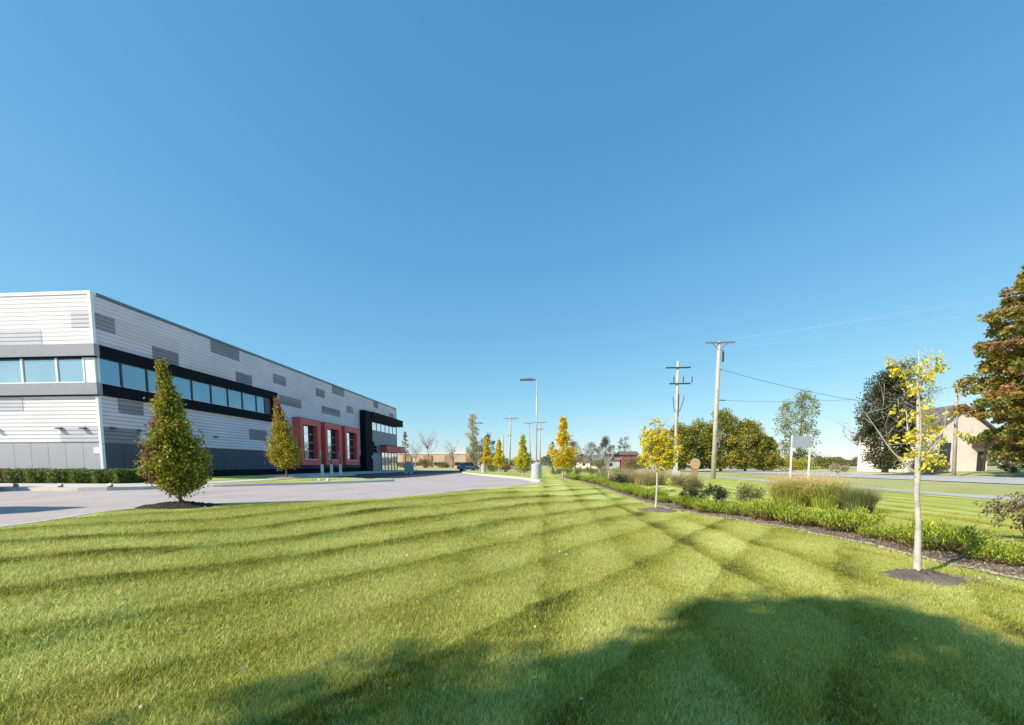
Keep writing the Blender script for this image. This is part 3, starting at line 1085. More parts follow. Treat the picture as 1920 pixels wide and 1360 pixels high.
# red window surrounds
for y0 in (43.35, 48.5, 53.6):
    y1, xo = y0 + 4.15, XW + 0.92
    z0, z1 = 1.57, 6.8
    a0, a1, b0, b1 = y0 + 0.5, y1 - 0.72, 2.2, 6.12
    m = MB()
    m.box(XW - 0.02, xo, y0, a0, z0, z1)
    m.box(XW - 0.02, xo, a1, y1, z0, z1)
    m.box(XW - 0.02, xo - 0.001, a0, a1, b1, z1 - 0.001)
    m.box(XW - 0.02, xo - 0.001, a0, a1, z0 + 0.001, b0)
    s = m.build('red_surround', 'frame_red', bld)
    m = MB(); m.box(XW + 0.3, xo + 0.02, a0 + 0.002, a1 - 0.002, b0 + 0.002, b0 + 0.07); m.build('sill', 'mullion_white', s)
    m = MB(); m.box(XW + 0.0, xo + 0.04, y0 - 0.03, y1 + 0.03, z1 + 0.002, z1 + 0.06); m.build('cap_flashing', 'trim_slate', s)
    cy = np.linspace(a0 + 0.05, a1 - 0.02, 4)
    cz = np.linspace(b0 + 0.07, b1, 5)
    xg = XW + 0.32
    for i in range(3):
        for j in range(4):
            m = MB(); m.box(xg, xg + 0.03, cy[i] + 0.03, cy[i + 1] - 0.03, cz[j] + 0.03, cz[j + 1] - 0.03)
            m.build('window_pane', 'glass_clear' if i < 2 else 'glass_car', s)  # dark glass in the last column paints a dark reflection
    for i in range(4):
        m = MB(); m.box(xg - 0.03, xg + 0.07, cy[i] - 0.032, cy[i] + 0.032, b0 + 0.072, b1 - 0.002); m.build('mullion', 'mullion_dark', s)
    for j in range(1, 4):
        m = MB(); m.box(xg - 0.02, xg + 0.06, cy[0] + 0.033, cy[3] - 0.033, cz[j] - 0.025, cz[j] + 0.025); m.build('transom', 'mullion_white', s)
for y in (47.95, 53.08):
    m = MB(); m.box(XW + 0.02, XW + 0.14, y - 0.07, y + 0.07, 3.02, 6.75); m.build('downspout', 'siding_pale', bld)

# entrance bay
m = MB(); m.box(XW - 0.1, XW, 62.75, YE - 0.1, 0.3, 7.17); m.build('entrance_wall', 'entry_grey', bld)
m = MB(); m.box(XW - 0.1, XW + 0.85, 60.25, 62.7, 0.3, 9.85); m.build('portal_pier', 'band_black', bld)
m = MB(); m.box(XW - 0.1, XW + 0.98, 62.702, YE + 0.9, 8.72, 9.9); m.build('portal_beam', 'band_black', bld)
cy = np.linspace(62.8, YE - 0.1, 8)
for a, b in zip(cy[:-1], cy[1:]):
    m = MB(); m.box(XW - 0.06, XW - 0.02, a + 0.08, b - 0.08, 7.25, 8.7); m.build('clerestory_pane', 'glass_clear', bld)
for y in cy:
    m = MB(); m.box(XW - 0.1, XW + 0.02, y - 0.08, y + 0.08, 7.175, 8.715); m.build('mullion', 'mullion_dark', bld)
can = MB(); can.box(XW + 0.002, XW + 1.25, 67.6, 76.6, 3.75, 4.84); can = can.build('entrance_canopy', 'frame_red', bld)
m = MB(); m.box(XW, XW + 1.3, 67.55, 76.65, 4.842, 4.92); m.build('canopy_cap', 'band_black', can)
m = MB()
for i, y in enumerate((74.6, 74.95, 75.3)):
    m.box(XW + 1.25, XW + 1.27, y - 0.05, y + 0.05, 4.1, 4.5)
    m.box(XW + 1.25, XW + 1.272, y - 0.13, y + 0.13, 4.42 - 0.15 * (i % 2), 4.5 - 0.15 * (i % 2))
m.build('canopy_numerals', 'paint_white', can)
cy = np.linspace(68.2, YE - 0.12, 6)
for i, (a, b) in enumerate(zip(cy[:-1], cy[1:])):
    m = MB(); m.box(XW + 0.005, XW + 0.04, a + 0.1, b - 0.1, 0.45, 2.55); m.build('door_pane', 'glass_clear', bld)
    m = MB(); m.box(XW + 0.005, XW + 0.04, a + 0.1, b - 0.1, 2.68, 3.7); m.build('fanlight_pane', 'glass_clear', bld)
for y in cy:
    m = MB(); m.box(XW + 0.002, XW + 0.09, y - 0.09, y + 0.09, 0.35, 3.72); m.build('door_post', 'mullion_dark', bld)
for z0, z1 in ((0.35, 0.44), (2.56, 2.67)):
    m = MB(); m.box(XW + 0.002, XW + 0.07, 68.3, YE - 0.22, z0, z1); m.build('door_rail', 'mullion_white', bld)
# dark script lettering on the entrance wall (too small to read in the photograph)
m = MB()
r = np.random.default_rng(5)


def script(y0, z0, w, h, n, ph):
    pts = []
    for i in range(n * 10 + 1):
        t = i / 10.0
        pts.append((XW + 0.05, y0 + w * i / (n * 10) + 0.11 * math.cos(2 * math.pi * t + ph), z0 + h * (0.5 + 0.5 * math.sin(2 * math.pi * t)) * (1.0 if int(t) % 3 else 1.35)))
    m.tube(pts, 0.06, 5)


script(63.15, 4.3, 2.9, 0.55, 6, 0.5)
script(63.35, 3.75, 2.8, 0.42, 7, 1.4)
m.tube([(XW + 0.05, 63.1, 3.62), (XW + 0.05, 64.6, 3.5), (XW + 0.05, 66.7, 3.66)], [0.05, 0.09, 0.04], 5)
m.tube([(XW + 0.05, 64.2, 4.95), (XW + 0.05, 64.75, 5.3), (XW + 0.05, 65.2, 4.98), (XW + 0.05, 64.7, 4.9)], 0.11, 5)
m.build('lettering', 'band_black', bld)
m = MB(); m.box(XW + 0.85, XW + 0.9, 62.3, 62.6, 2.6, 3.0); m.build('door_bell_plate', 'paint_white', bld)

# ------------------------------------------------------------------ hedge and spotlights by the building
G_DARK = [(0.08, 0.125, 0.02), (0.12, 0.165, 0.028), (0.05, 0.075, 0.015), (0.17, 0.20, 0.04)]
hedge = thing('clipped_hedge', (-24, 21.5, 0.6), 'low clipped dark green hedge along the foot of the building front', 'hedge')
r = np.random.default_rng(21)
N = 52000
hx = -23.1 - 30 * r.uniform(0, 1, N) ** 1.25
face = r.random(N)
hy = np.where(face < 0.6, 20.75 + r.normal(0, 0.05, N), r.uniform(20.75, 22.3, N))
top = 1.27 + 0.05 * np.sin(hx * 2.3) + 0.06 * np.sin(hx * 5.1 + 1)
hzz = np.where(face < 0.6, r.uniform(0.62, 1.0, N) * 0 + 0.62 + (top - 0.62) * r.uniform(0, 1, N), top + r.normal(0, 0.035, N))
hy = hy + 0.12 * np.sin(hx * 4.7) * (face < 0.6)
endf = r.random(N) < 0.10
hx = np.where(endf, -23.15 + r.normal(0, 0.04, N), hx)
hy = np.where(endf, r.uniform(20.75, 22.3, N), hy)
hzz = np.where(endf, r.uniform(0.62, 1.27, N), hzz)
keep = endf | ~((face < 0.6) & (np.sin(hx * 6.2) > 0.9) & (hzz > 1.0))
cols = pick_cols(N, G_DARK, r)[keep]
leaf_cloud('foliage', np.stack([hx, hy, hzz], 1)[keep], 0.09, cols, hedge, 'leaf', 0.6, seed=4)
mb = MB(); mb.box(-53, -23.5, 20.95, 22.2, 0.6, 1.14); mb.build('twig_core', 'bark_brown', hedge)

spot_lab = ['small grey ground spotlight on the walk, nearest the left frame edge', 'small grey ground spotlight on the walk, middle of three', 'small grey ground spotlight on the walk, nearest the pyramid tree']
for (x, y), lab in zip([(-24.35, 17.1), (-22.15, 17.15), (-19.95, 17.4)], spot_lab):
    t = thing('ground_spotlight', (x, y, 0.6), lab, 'spotlight', 'spotlights on the front walk')
    m = MB(); m.lathe(x, y, [(0.10, 0.6), (0.10, 0.63), (0.04, 0.66), (0.03, 0.72)], 10); m.build('base', 'lamp_bronze', t)
    m = MB()
    m.add([(x - .08, y - .06, .66), (x + .08, y - .06, .66), (x + .06, y + .09, .64), (x - .06, y + .09, .64), (x - .08, y - .01, .78), (x + .08, y - .01, .78), (x + .05, y + .08, .73), (x - .05, y + .08, .73)],
          [(3, 2, 1, 0), (4, 5, 6, 7), (0, 1, 5, 4), (1, 2, 6, 5), (2, 3, 7, 6), (3, 0, 4, 7)])
    m.build('lamp_head', 'cabinet_grey', t)


# ------------------------------------------------------------------ mulch mounds and the small trees
def mulch_mound(x, y, rx, ry, h, label, mat='mulch_dark', seed=0, ring=False, zb=None):
    r_ = np.random.default_rng(seed)
    m_ = MB()
    nr, na = 9, 36
    ph = r_.uniform(0, 6, 4)
    v = [(x, y, (gz(x, y) if zb is None else zb) + h)]
    for i in range(1, nr + 1):
        q = i / nr
        for k_ in range(na):
            a = 2 * math.pi * k_ / na
            w = 1 + 0.10 * math.sin(2 * a + ph[0]) + 0.08 * math.sin(3 * a + ph[1]) + 0.05 * math.sin(7 * a + ph[2])
            px_, py_ = x + rx * q * w * math.cos(a), y + ry * q * w * math.sin(a)
            g = gz(px_, py_) if zb is None else zb
            v.append((px_, py_, g + 0.012 + h * (1 - q * q) ** 1.2 + r_.normal() * 0.018 * (q < 0.99)))
    v[0] = (x, y, v[0][2])
    f = [(0, 1 + k_, 1 + (k_ + 1) % na) for k_ in range(na)]
    for i in range(nr - 1):
        for k_ in range(na):
            a, b = 1 + i * na + k_, 1 + i * na + (k_ + 1) % na
            f.append((a, a + na, b + na, b))
    m_.add(v, f)
    o = m_.build('mulch_mound', mat, None, True)
    return tag(o, label, 'mulch', 'mulch mounds under the young trees')


def cone_tree(name, x, y, z, h, rad, clear, lean, palette, weights, label, seed, leaf, n, red_side=None, top_palette=None):
    """small dense pyramidal tree: leaves in ascending sprays"""
    r_ = np.random.default_rng(seed)
    t_ = thing(name, (x, y, z), label, 'tree')
    m_ = MB()
    base = np.array([x, y, z - 0.04])
    top = np.array([x + lean[0], y + lean[1], z + h])
    axis = lambda u: base + (top - base) * u + np.array([lean[0], lean[1], 0]) * 0.35 * (u * u - u)
    m_.tube([tuple(axis(u)) for u in (0, 0.04, 0.15, 0.4, 0.7, 0.97)], [h * 0.016, h * 0.011, h * 0.010, h * 0.008, h * 0.005, h * 0.001], 8)
    P, C, D = [], [], []
    pal = np.array(palette)
    nb = 150
    for i in range(nb):
        u = (clear / h) + (1 - clear / h) * (i / nb) ** 1.15
        q = (u - clear / h) / (1 - clear / h)
        env = rad * min(1, 0.55 + q * 3.4) * (1 - q) ** 1.35 + 0.035 * h * (1 - q) ** 0.5 * 0.5
        env *= r_.uniform(0.62, 1.18)
        a = i * 2.39996 + r_.normal() * 0.3
        p0 = axis(max(0.05, u - 0.06))
        p1 = axis(u) + np.array([math.cos(a) * env, math.sin(a) * env, env * r_.uniform(0.25, 0.65) * (0.4 + q)])
        branch_tube(m_, p0, p1, h * 0.0035, h * 0.0008, r_, 0.12, 4, 3)
        k_ = max(8, int(n / nb * (0.35 + 1.6 * (1 - q))))
        s = r_.uniform(0.25, 1.05, (k_, 1)) ** 0.7
        pp = p0 + (p1 - p0) * s + r_.normal(size=(k_, 3)) * (0.05 * h * (1 - 0.6 * q)) * 0.55
        use = r_.choice(len(pal), k_, p=weights)
        cc = pal[use]
        if red_side is not None:
            f_ = (math.cos(a - red_side) > 0.5) * (0.75 if 0.02 < q < 0.5 else 0.35)
            redc = np.array([(0.20, 0.085, 0.05), (0.26, 0.12, 0.05), (0.15, 0.065, 0.05)])[r_.integers(0, 3, k_)]
            mask = (r_.random(k_) < f_)[:, None]
            cc = np.where(mask, redc, cc)
        if top_palette is not None and q > 0.62:
            tp = np.array(top_palette)[r_.integers(0, len(top_palette), k_)]
            cc = np.where((r_.random(k_) < (q - 0.5) * 2)[:, None], tp, cc)
        P.append(pp); C.append(cc * r_.uniform(0.7, 1.3, (k_, 1)))
        d_ = np.tile((p1 - p0) / (np.linalg.norm(p1 - p0) + 1e-6), (k_, 1))
        D.append(d_)
    m_.build('trunk', 'bark_brown', t_, True)
    P = np.concatenate(P)
    leaf_cloud('crown', P, leaf, np.concatenate(C), t_, 'leaf', 0.62, np.concatenate(D), 0.9, seed)
    return t_


T1 = (-9.25, 9.75)
z1_ = gz(*T1)
mulch_mound(T1[0] - 0.02, T1[1] - 0.02, 0.85, 0.62, 0.10, 'dark mulch mound under the near pyramid tree by the drive', 'mulch_dark', 3)
HB = [(0.26, 0.26, 0.03), (0.19, 0.20, 0.022), (0.10, 0.12, 0.016), (0.36, 0.32, 0.045), (0.28, 0.19, 0.035), (0.06, 0.07, 0.014)]
cone_tree('hornbeam_tree', T1[0], T1[1], z1_ + 0.09, 3.62, 0.70, 0.46, (-0.34, 0.05), HB, [0.28, 0.24, 0.16, 0.12, 0.12, 0.08], 'dense pyramid tree of green and bronze leaves nearest the drive edge', 5, 0.072, 21000, red_side=math.pi)
T2 = (-17.3, 26.5)
mulch_mound(T2[0], T2[1], 1.1, 0.9, 0.10, 'mulch mound under the golden tree on the grass island', 'mulch', 4, zb=0.70)
cone_tree('hornbeam_tree', T2[0], T2[1], 0.74, 5.4, 1.12, 1.0, (-0.55, 0.0), [(0.32, 0.27, 0.025), (0.25, 0.22, 0.025), (0.17, 0.17, 0.02), (0.42, 0.35, 0.04), (0.27, 0.18, 0.03)], [0.3, 0.25, 0.15, 0.15, 0.15], 'golden brown pyramid tree on the grass island before the red frames', 9, 0.12, 11000, None, [(0.26, 0.12, 0.04), (0.20, 0.10, 0.05), (0.30, 0.20, 0.06)])

YEL = [(0.62, 0.42, 0.02), (0.50, 0.36, 0.02), (0.70, 0.52, 0.04), (0.38, 0.33, 0.03), (0.55, 0.30, 0.015)]
YGR = [(0.46, 0.42, 0.03), (0.34, 0.35, 0.03), (0.55, 0.46, 0.05), (0.24, 0.26, 0.03)]
for (x, y, h, rad, clr, pal, lab, sd) in [
        (1.8, 34.4, 5.15, 1.08, 1.25, YEL, 'tallest yellow spire tree right of the big lamp post', 31),
        (-1.9, 41.6, 4.1, 0.80, 1.0, YGR, 'yellow green young tree left of the big lamp post', 32),
        (-5.3, 50.5, 4.2, 0.72, 1.1, YEL, 'bright yellow young tree right of the far lamp post', 33),
        (-7.3, 54.5, 4.9, 0.72, 1.3, YEL, 'yellow young tree beside the far lamp post, partly behind it', 34)]:
    round_tree('young_street_tree', x, y, gz(x, y), h, rad, clr, pal, lab, 85, 80, 0.15, sd, shape='spire', trunk_r=0.055, bark='bark_grey', group='young yellow trees along the drive', clump_r=rad * 0.36)

# slim yellow tree in the middle of the lawn
T4 = (4.08, 14.7)
z4 = gz(*T4)
mulch_mound(T4[0], T4[1], 0.62, 0.5, 0.09, 'mulch mound under the yellow tree in the middle of the lawn', 'mulch', 6)


def sparse_tree(name, x, y, z, h, clear, limbs, blobs, palette, label, seed, leaf, trunk_pts, tr):
    r_ = np.random.default_rng(seed)
    t_ = thing(name, (x, y, z), label, 'tree')
    m_ = MB()
    m_.tube(trunk_pts, tr, 9)
    for p in limbs:
        pts_ = [tuple(q) for q in p[0]]
        cv = catmull(pts_, 4)
        nn = len(cv)
        m_.tube([tuple(q) for q in cv], [p[1] * (1 - 0.85 * i / (nn - 1)) for i in range(nn)], 6)
        for j in range(14):
            q = cv[r_.integers(nn // 3, nn)]
            branch_tube(m_, q, q + r_.normal(size=3) * 0.14 + np.array([0, 0, 0.14]), p[1] * 0.22, 0.0015, r_, 0.2, 4, 3)
    m_.build('trunk', 'bark_grey', t_, True)
    P = []
    for (c, s, n_) in blobs:
        ncl = max(2, n_ // 26)
        cc = np.array(c) + r_.normal(size=(ncl, 3)) * np.array(s) * 0.5
        q, _ = clump_points(cc, np.full(ncl, 0.075 + 0.4 * leaf), max(6, n_ // ncl), r_, 1.0, 0.6)
        P.append(q)
        mm = MB()
    P = np.concatenate(P)
    cols = pick_cols(len(P), palette, r_, None, 0.25)
    leaf_cloud('crown', P, leaf, cols, t_, 'leaf', 0.7, seed=seed)
    return t_


x, y, z = T4[0], T4[1], z4 + 0.06
r4 = np.random.default_rng(44)
limbs4, blobs4 = [], []
for i in range(15):
    a = i * 2.4 + 0.3
    z0 = 1.45 + 0.09 * i
    L = (0.62 - 0.028 * i) * r4.uniform(0.8, 1.15)
    e = (x + 0.02 + math.cos(a) * L, y + math.sin(a) * L, z + z0 + 0.42 + L * 0.35)
    limbs4.append(([(x + 0.01, y, z + z0), (x + math.cos(a) * L * 0.5, y + math.sin(a) * L * 0.5, z + z0 + 0.22), e], 0.014))
    if z0 < 2.35:
        blobs4.append(((x + math.cos(a) * L * 0.62, y + math.sin(a) * L * 0.62, z + z0 + 0.30), (0.36, 0.36, 0.34), 260))
for c, s_, n_ in [((0.12, 0, 2.0), (0.55, 0.5, 0.55), 900), ((-0.2, 0, 2.4), (0.4, 0.4, 0.45), 420), ((-0.5, 0.1, 1.85), (0.3, 0.3, 0.25), 160), ((0.05, 0, 2.85), (0.32, 0.3, 0.35), 200), ((0.05, 0, 1.62), (0.4, 0.4, 0.22), 260)]:
    blobs4.append(((x + c[0], y + c[1], z + c[2]), s_, int(n_ * 1.6)))
sparse_tree('young_maple_tree', x, y, z, 3.3, 1.45, limbs4, blobs4, YEL[:4] + [(0.72, 0.55, 0.03)], 'slim tree with a full bright yellow crown in the middle of the lawn', 45, 0.075,
            [(x, y, z - 0.08), (x, y, z + 0.05), (x + 0.02, y, z + 0.8), (x + 0.01, y, z + 1.6), (x + 0.03, y, z + 2.5), (x + 0.02, y, z + 3.35)], [0.05, 0.036, 0.032, 0.028, 0.014, 0.003])

# near, half bare tree on the right
T3 = (5.37, 6.1)
z3 = gz(*T3)
mulch_mound(T3[0] + 0.03, T3[1] - 0.08, 0.44, 0.38, 0.07, 'grey mulch mound under the half bare tree nearest the camera', 'mulch', 8)
sheet('bare_soil_patch', [tuple(np.array([T3[0] + 0.28, T3[1] - 0.3]) + np.array([math.cos(a) * 0.62 * (1 + .15 * math.sin(3 * a)), math.sin(a) * 0.5 * (1 + .12 * math.sin(2 * a + 1))])) for a in np.linspace(0, 2 * math.pi, 22, endpoint=False)], ground_z, 'soil', 0.2, 0.006)
x, y, z = T3[0], T3[1], z3 + 0.05
# camera sees this tree along (0.66, 0.75); the direction across the view is (0.998, 0.07)
L3 = [([(0, 0, 1.40), (-0.28, 0.05, 1.72), (-0.52, 0.08, 2.12), (-0.66, 0.1, 2.35)], 0.019),
      ([(0, 0, 1.42), (0.16, 0.02, 1.52), (0.36, 0.06, 1.75), (0.52, 0.1, 2.1)], 0.026),
      ([(0, 0, 1.5), (-0.04, -0.1, 1.9), (-0.09, -0.14, 2.3), (-0.10, -0.12, 2.62)], 0.022),
      ([(0, 0, 1.62), (0.1, 0.2, 1.95), (0.18, 0.3, 2.25), (0.22, 0.32, 2.5)], 0.018),
      ([(0, 0, 2.45), (-0.12, 0, 2.68), (-0.24, 0, 2.9), (-0.36, 0, 3.02)], 0.014),
      ([(0, 0, 2.45), (0.12, 0.02, 2.66), (0.26, 0.02, 2.86), (0.38, 0.02, 3.0)], 0.014),
      ([(0, 0, 1.55), (0.2, -0.1, 1.8), (0.34, -0.14, 2.0), (0.40, -0.14, 2.3)], 0.014),
      ([(0, 0, 1.9), (-0.22, 0.05, 2.15), (-0.4, 0.08, 2.3)], 0.010),
      ([(0, 0, 2.1), (0.22, 0.05, 2.3), (0.4, 0.08, 2.5)], 0.010)]
W3 = lambda p: (x + p[0] * (0.62 if p[0] > 0 else 1.0) - 0.07 * p[2], y + p[1], z + p[2])
L3 = [([W3(p) for p in pts], rr * 0.68) for pts, rr in L3]
B3 = [((0.0, 0, 2.68), (0.22, 0.2, 0.16), 240), ((-0.18, 0, 2.80), (0.16, 0.15, 0.14), 120), ((0.2, 0, 2.8), (0.18, 0.15, 0.14), 80), ((-0.3, 0, 2.95), (0.1, 0.1, 0.1), 26), ((0.33, 0, 2.97), (0.1, 0.1, 0.1), 40),
      ((0.03, 0, 1.68), (0.2, 0.2, 0.22), 260), ((0.0, 0, 1.9), (0.25, 0.2, 0.2), 110), ((0.28, 0.05, 2.05), (0.26, 0.2, 0.22), 210), ((0.42, 0.05, 1.85), (0.2, 0.2, 0.18), 110), ((0.55, 0.05, 2.0), (0.12, 0.1, 0.14), 40),
      ((-0.25, 0.05, 1.95), (0.25, 0.2, 0.2), 60), ((0.02, 0, 2.3), (0.2, 0.2, 0.2), 60), ((-0.4, 0.05, 2.2), (0.25, 0.2, 0.2), 34), ((0.66, 0, 2.15), (0.1, 0.1, 0.12), 22), ((0.24, 0.1, 2.35), (0.2, 0.15, 0.15), 50)]
B3 = [(W3(c), (s_[0] * 0.8, s_[1], s_[2]), int(n_ * 0.85)) for c, s_, n_ in B3]
sparse_tree('young_maple_tree', x, y, z, 3.1, 1.4, L3, B3, [(0.66, 0.47, 0.03), (0.55, 0.38, 0.03), (0.74, 0.58, 0.08), (0.45, 0.36, 0.06)], 'half bare pale trunked tree with few yellow leaves, nearest on the right', 47, 0.052,
            [(x, y, z - 0.08), (x, y, z + 0.03), (x - 0.015, y, z + 0.35), (x - 0.03, y, z + 0.7), (x - 0.085, y, z + 1.1), (x - 0.098, y, z + 1.42), (x - 0.13, y, z + 2.0), (x - 0.18, y, z + 2.6), (x - 0.2, y, z + 3.12)], [0.058, 0.046, 0.041, 0.034, 0.032, 0.034, 0.021, 0.012, 0.003])
# thin sapling in the lawn
sx, sy = 4.7, 29.0
sz = gz(sx, sy)
bare_tree('sapling', sx, sy, sz, 2.5, 0.45, 'thin bare sapling standing in front of the bed, left of the yellow tree', 61, 'bark_grey', 0.045)

# ------------------------------------------------------------------ junipers
JUN = [(0.22, 0.27, 0.02), (0.15, 0.21, 0.018), (0.28, 0.32, 0.032), (0.075, 0.115, 0.014), (0.33, 0.33, 0.045)]


def juniper_parts(seed, rx, ry, h, palette, n=2600):
    r_ = np.random.default_rng(seed)
    P, D, C = [], [], []
    pal = np.array(palette)
    m_ = MB()
    ns = 64
    for i in range(ns):
        a = r_.uniform(0, 2 * math.pi)
        q = r_.uniform(0.05, 1) ** 0.6
        e = np.array([math.cos(a) * rx * q, math.sin(a) * ry * q, h * (0.45 + 0.6 * r_.uniform() * (1 - 0.45 * q * q))])
        s0 = np.array([math.cos(a) * rx * 0.1, math.sin(a) * ry * 0.1, 0.0])
        mid = s0 + (e - s0) * 0.5 + np.array([math.cos(a) * 0.10, math.sin(a) * 0.10, -0.02])
        if i % 3 == 0:
            m_.tube([tuple(s0), tuple(mid), tuple(e)], [0.013, 0.008, 0.002], 4)
        k_ = n // ns
        s = r_.uniform(0.30, 1.0, (k_, 1))
        pt = (1 - s) ** 2 * s0 + 2 * s * (1 - s) * mid + s * s * e
        d = (e - mid) / np.linalg.norm(e - mid)
        pt = pt + r_.normal(size=(k_, 3)) * 0.05
        P.append(pt)
        D.append(np.tile(d + np.array([0, 0, 0.35]), (k_, 1)))
        C.append(pal[r_.choice(len(pal), k_)] * r_.uniform(0.75, 1.25, (k_, 1)) * r_.uniform(0.85, 1.15))
    P = np.concatenate(P)
    P[:, 2] = np.maximum(P[:, 2], 0.02)
    C = np.concatenate(C)
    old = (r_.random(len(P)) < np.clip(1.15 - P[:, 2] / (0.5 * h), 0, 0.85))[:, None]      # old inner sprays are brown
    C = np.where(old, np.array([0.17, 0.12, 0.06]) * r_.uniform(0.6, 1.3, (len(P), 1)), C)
    return m_, P, np.concatenate(D), C


class _Z:
    location = Vector((0, 0, 0))


jun_src = []
for i, (rx, ry, h) in enumerate([(0.60, 0.54, 0.42), (0.54, 0.62, 0.38), (0.64, 0.58, 0.47), (0.52, 0.52, 0.37)]):
    m_, P, D, C = juniper_parts(70 + i, rx, ry, h, JUN, 11000)
    t_ = thing('juniper_shrub', (0, 0, 0), 'x', 'shrub', 'junipers in the mulch bed')
    m_.build('stems', 'bark_brown', t_)
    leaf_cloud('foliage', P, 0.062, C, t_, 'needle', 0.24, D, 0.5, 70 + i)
    jun_src.append(t_)
ORD = ['first', 'second', 'third', 'fourth', 'fifth', 'sixth', 'seventh', 'eighth', 'ninth', 'tenth', 'eleventh', 'twelfth', 'thirteenth', 'fourteenth', 'fifteenth', 'sixteenth', 'seventeenth', 'eighteenth', 'nineteenth', 'twentieth',
       'twenty-first', 'twenty-second', 'twenty-third', 'twenty-fourth', 'twenty-fifth', 'twenty-sixth', 'twenty-seventh', 'twenty-eighth', 'twenty-ninth', 'thirtieth', 'thirty-first', 'thirty-second', 'thirty-third', 'thirty-fourth', 'thirty-fifth', 'thirty-sixth', 'thirty-seventh', 'thirty-eighth', 'thirty-ninth', 'fortieth', 'forty-first', 'forty-second']
# positions along the bed, a little over a metre apart
line = offset_line(BED[::5], 0.84)
line = catmull([tuple(p) for p in line], 8)
sel = line[line[:, 1] > 5.9]
acc, pos_list, last = 0.0, [], None
for p in sel:
    if last is None or np.linalg.norm(p - last) > 1.02:
        pos_list.append(p)
        last = p
pos_list = [p for p in pos_list if p[1] < 46]
rj = np.random.default_rng(90)
used = set()
for i, p in enumerate(pos_list):
    si = int(rj.integers(0, 4))
    px_, py_ = p[0] + rj.normal() * 0.08, p[1] + rj.normal() * 0.08
    s = rj.uniform(0.78, 1.22)
    lab = 'bright green juniper, %s in the bed row counting from the right frame edge' % ORD[min(i, len(ORD) - 1)]
    src = jun_src[si]
    if si not in used:
        used.add(si)
        o = src
        o['label'] = lab
    else:
        o = copy_thing(src, (0, 0, 0), 0, lab)
    o.location = (px_, py_, gz(px_, py_) + 0.01)
    o.rotation_euler = (0, 0, rj.uniform(0, 6.28))
    o.scale = (s, s, s * rj.uniform(0.78, 1.12))

rc = np.random.default_rng(95)
N = 16000
ii = rc.integers(0, len(BED) - 1, N)
ii = (ii * rc.uniform(0.25, 1, N)).astype(int)
w_ = rc.uniform(-0.12, 1.0, N) ** 1.0
nrm = offset_line(BED, 1.0) - BED
pc = BED[ii] + nrm[ii] * w_[:, None] + rc.normal(0, 0.12, (N, 2))
zz = ground_z(pc[:, 0], pc[:, 1]) + 0.03
leaf_cloud('mulch_chips', np.stack([pc[:, 0], pc[:, 1], zz], 1), 0.045, pick_cols(N, [(0.16, 0.12, 0.09), (0.09, 0.07, 0.05), (0.28, 0.21, 0.15), (0.36, 0.27, 0.15)], rc), None, 'leaf', 0.45, seed=96)
tag(bpy.data.objects['mulch_chips'], 'loose bark chips and dead leaves on the mulch bed', 'mulch', kind='stuff')

# dark gaps: two low dark green shrubs in the row's back line
DK = [(0.02, 0.03, 0.014), (0.035, 0.05, 0.02), (0.05, 0.06, 0.03)]
for (x, y, rx, ry, h, lab, sd) in [(7.3, 17.6, 0.6, 0.7, 0.75, 'dark blackish shrub behind the junipers, left of the tall grasses', 81), (7.0, 19.6, 0.45, 0.5, 0.5, 'small dark shrub behind the junipers, further from the tall grasses', 82),
                                   (5.2, 27.2, 0.6, 0.8, 0.95, 'very dark shrub in the bed beside the bare sapling', 83)]:
    bush('dark_shrub', x, y, gz(x, y), rx, ry, h, DK, lab, 16, 110, 0.07, sd)
bush('olive_shrub', 8.6, 17.4, gz(8.6, 17.4), 0.65, 0.6, 0.85, [(0.13, 0.14, 0.04), (0.17, 0.16, 0.06), (0.10, 0.11, 0.04)], 'round olive shrub beside the tall grasses on their left', 20, 120, 0.06, 84)
bush('olive_shrub', 8.2, 23.5, gz(8.2, 23.5), 0.8, 0.9, 0.95, [(0.16, 0.14, 0.06), (0.20, 0.15, 0.08), (0.10, 0.10, 0.04)], 'brownish olive shrub behind the middle of the juniper row', 20, 120, 0.08, 85)


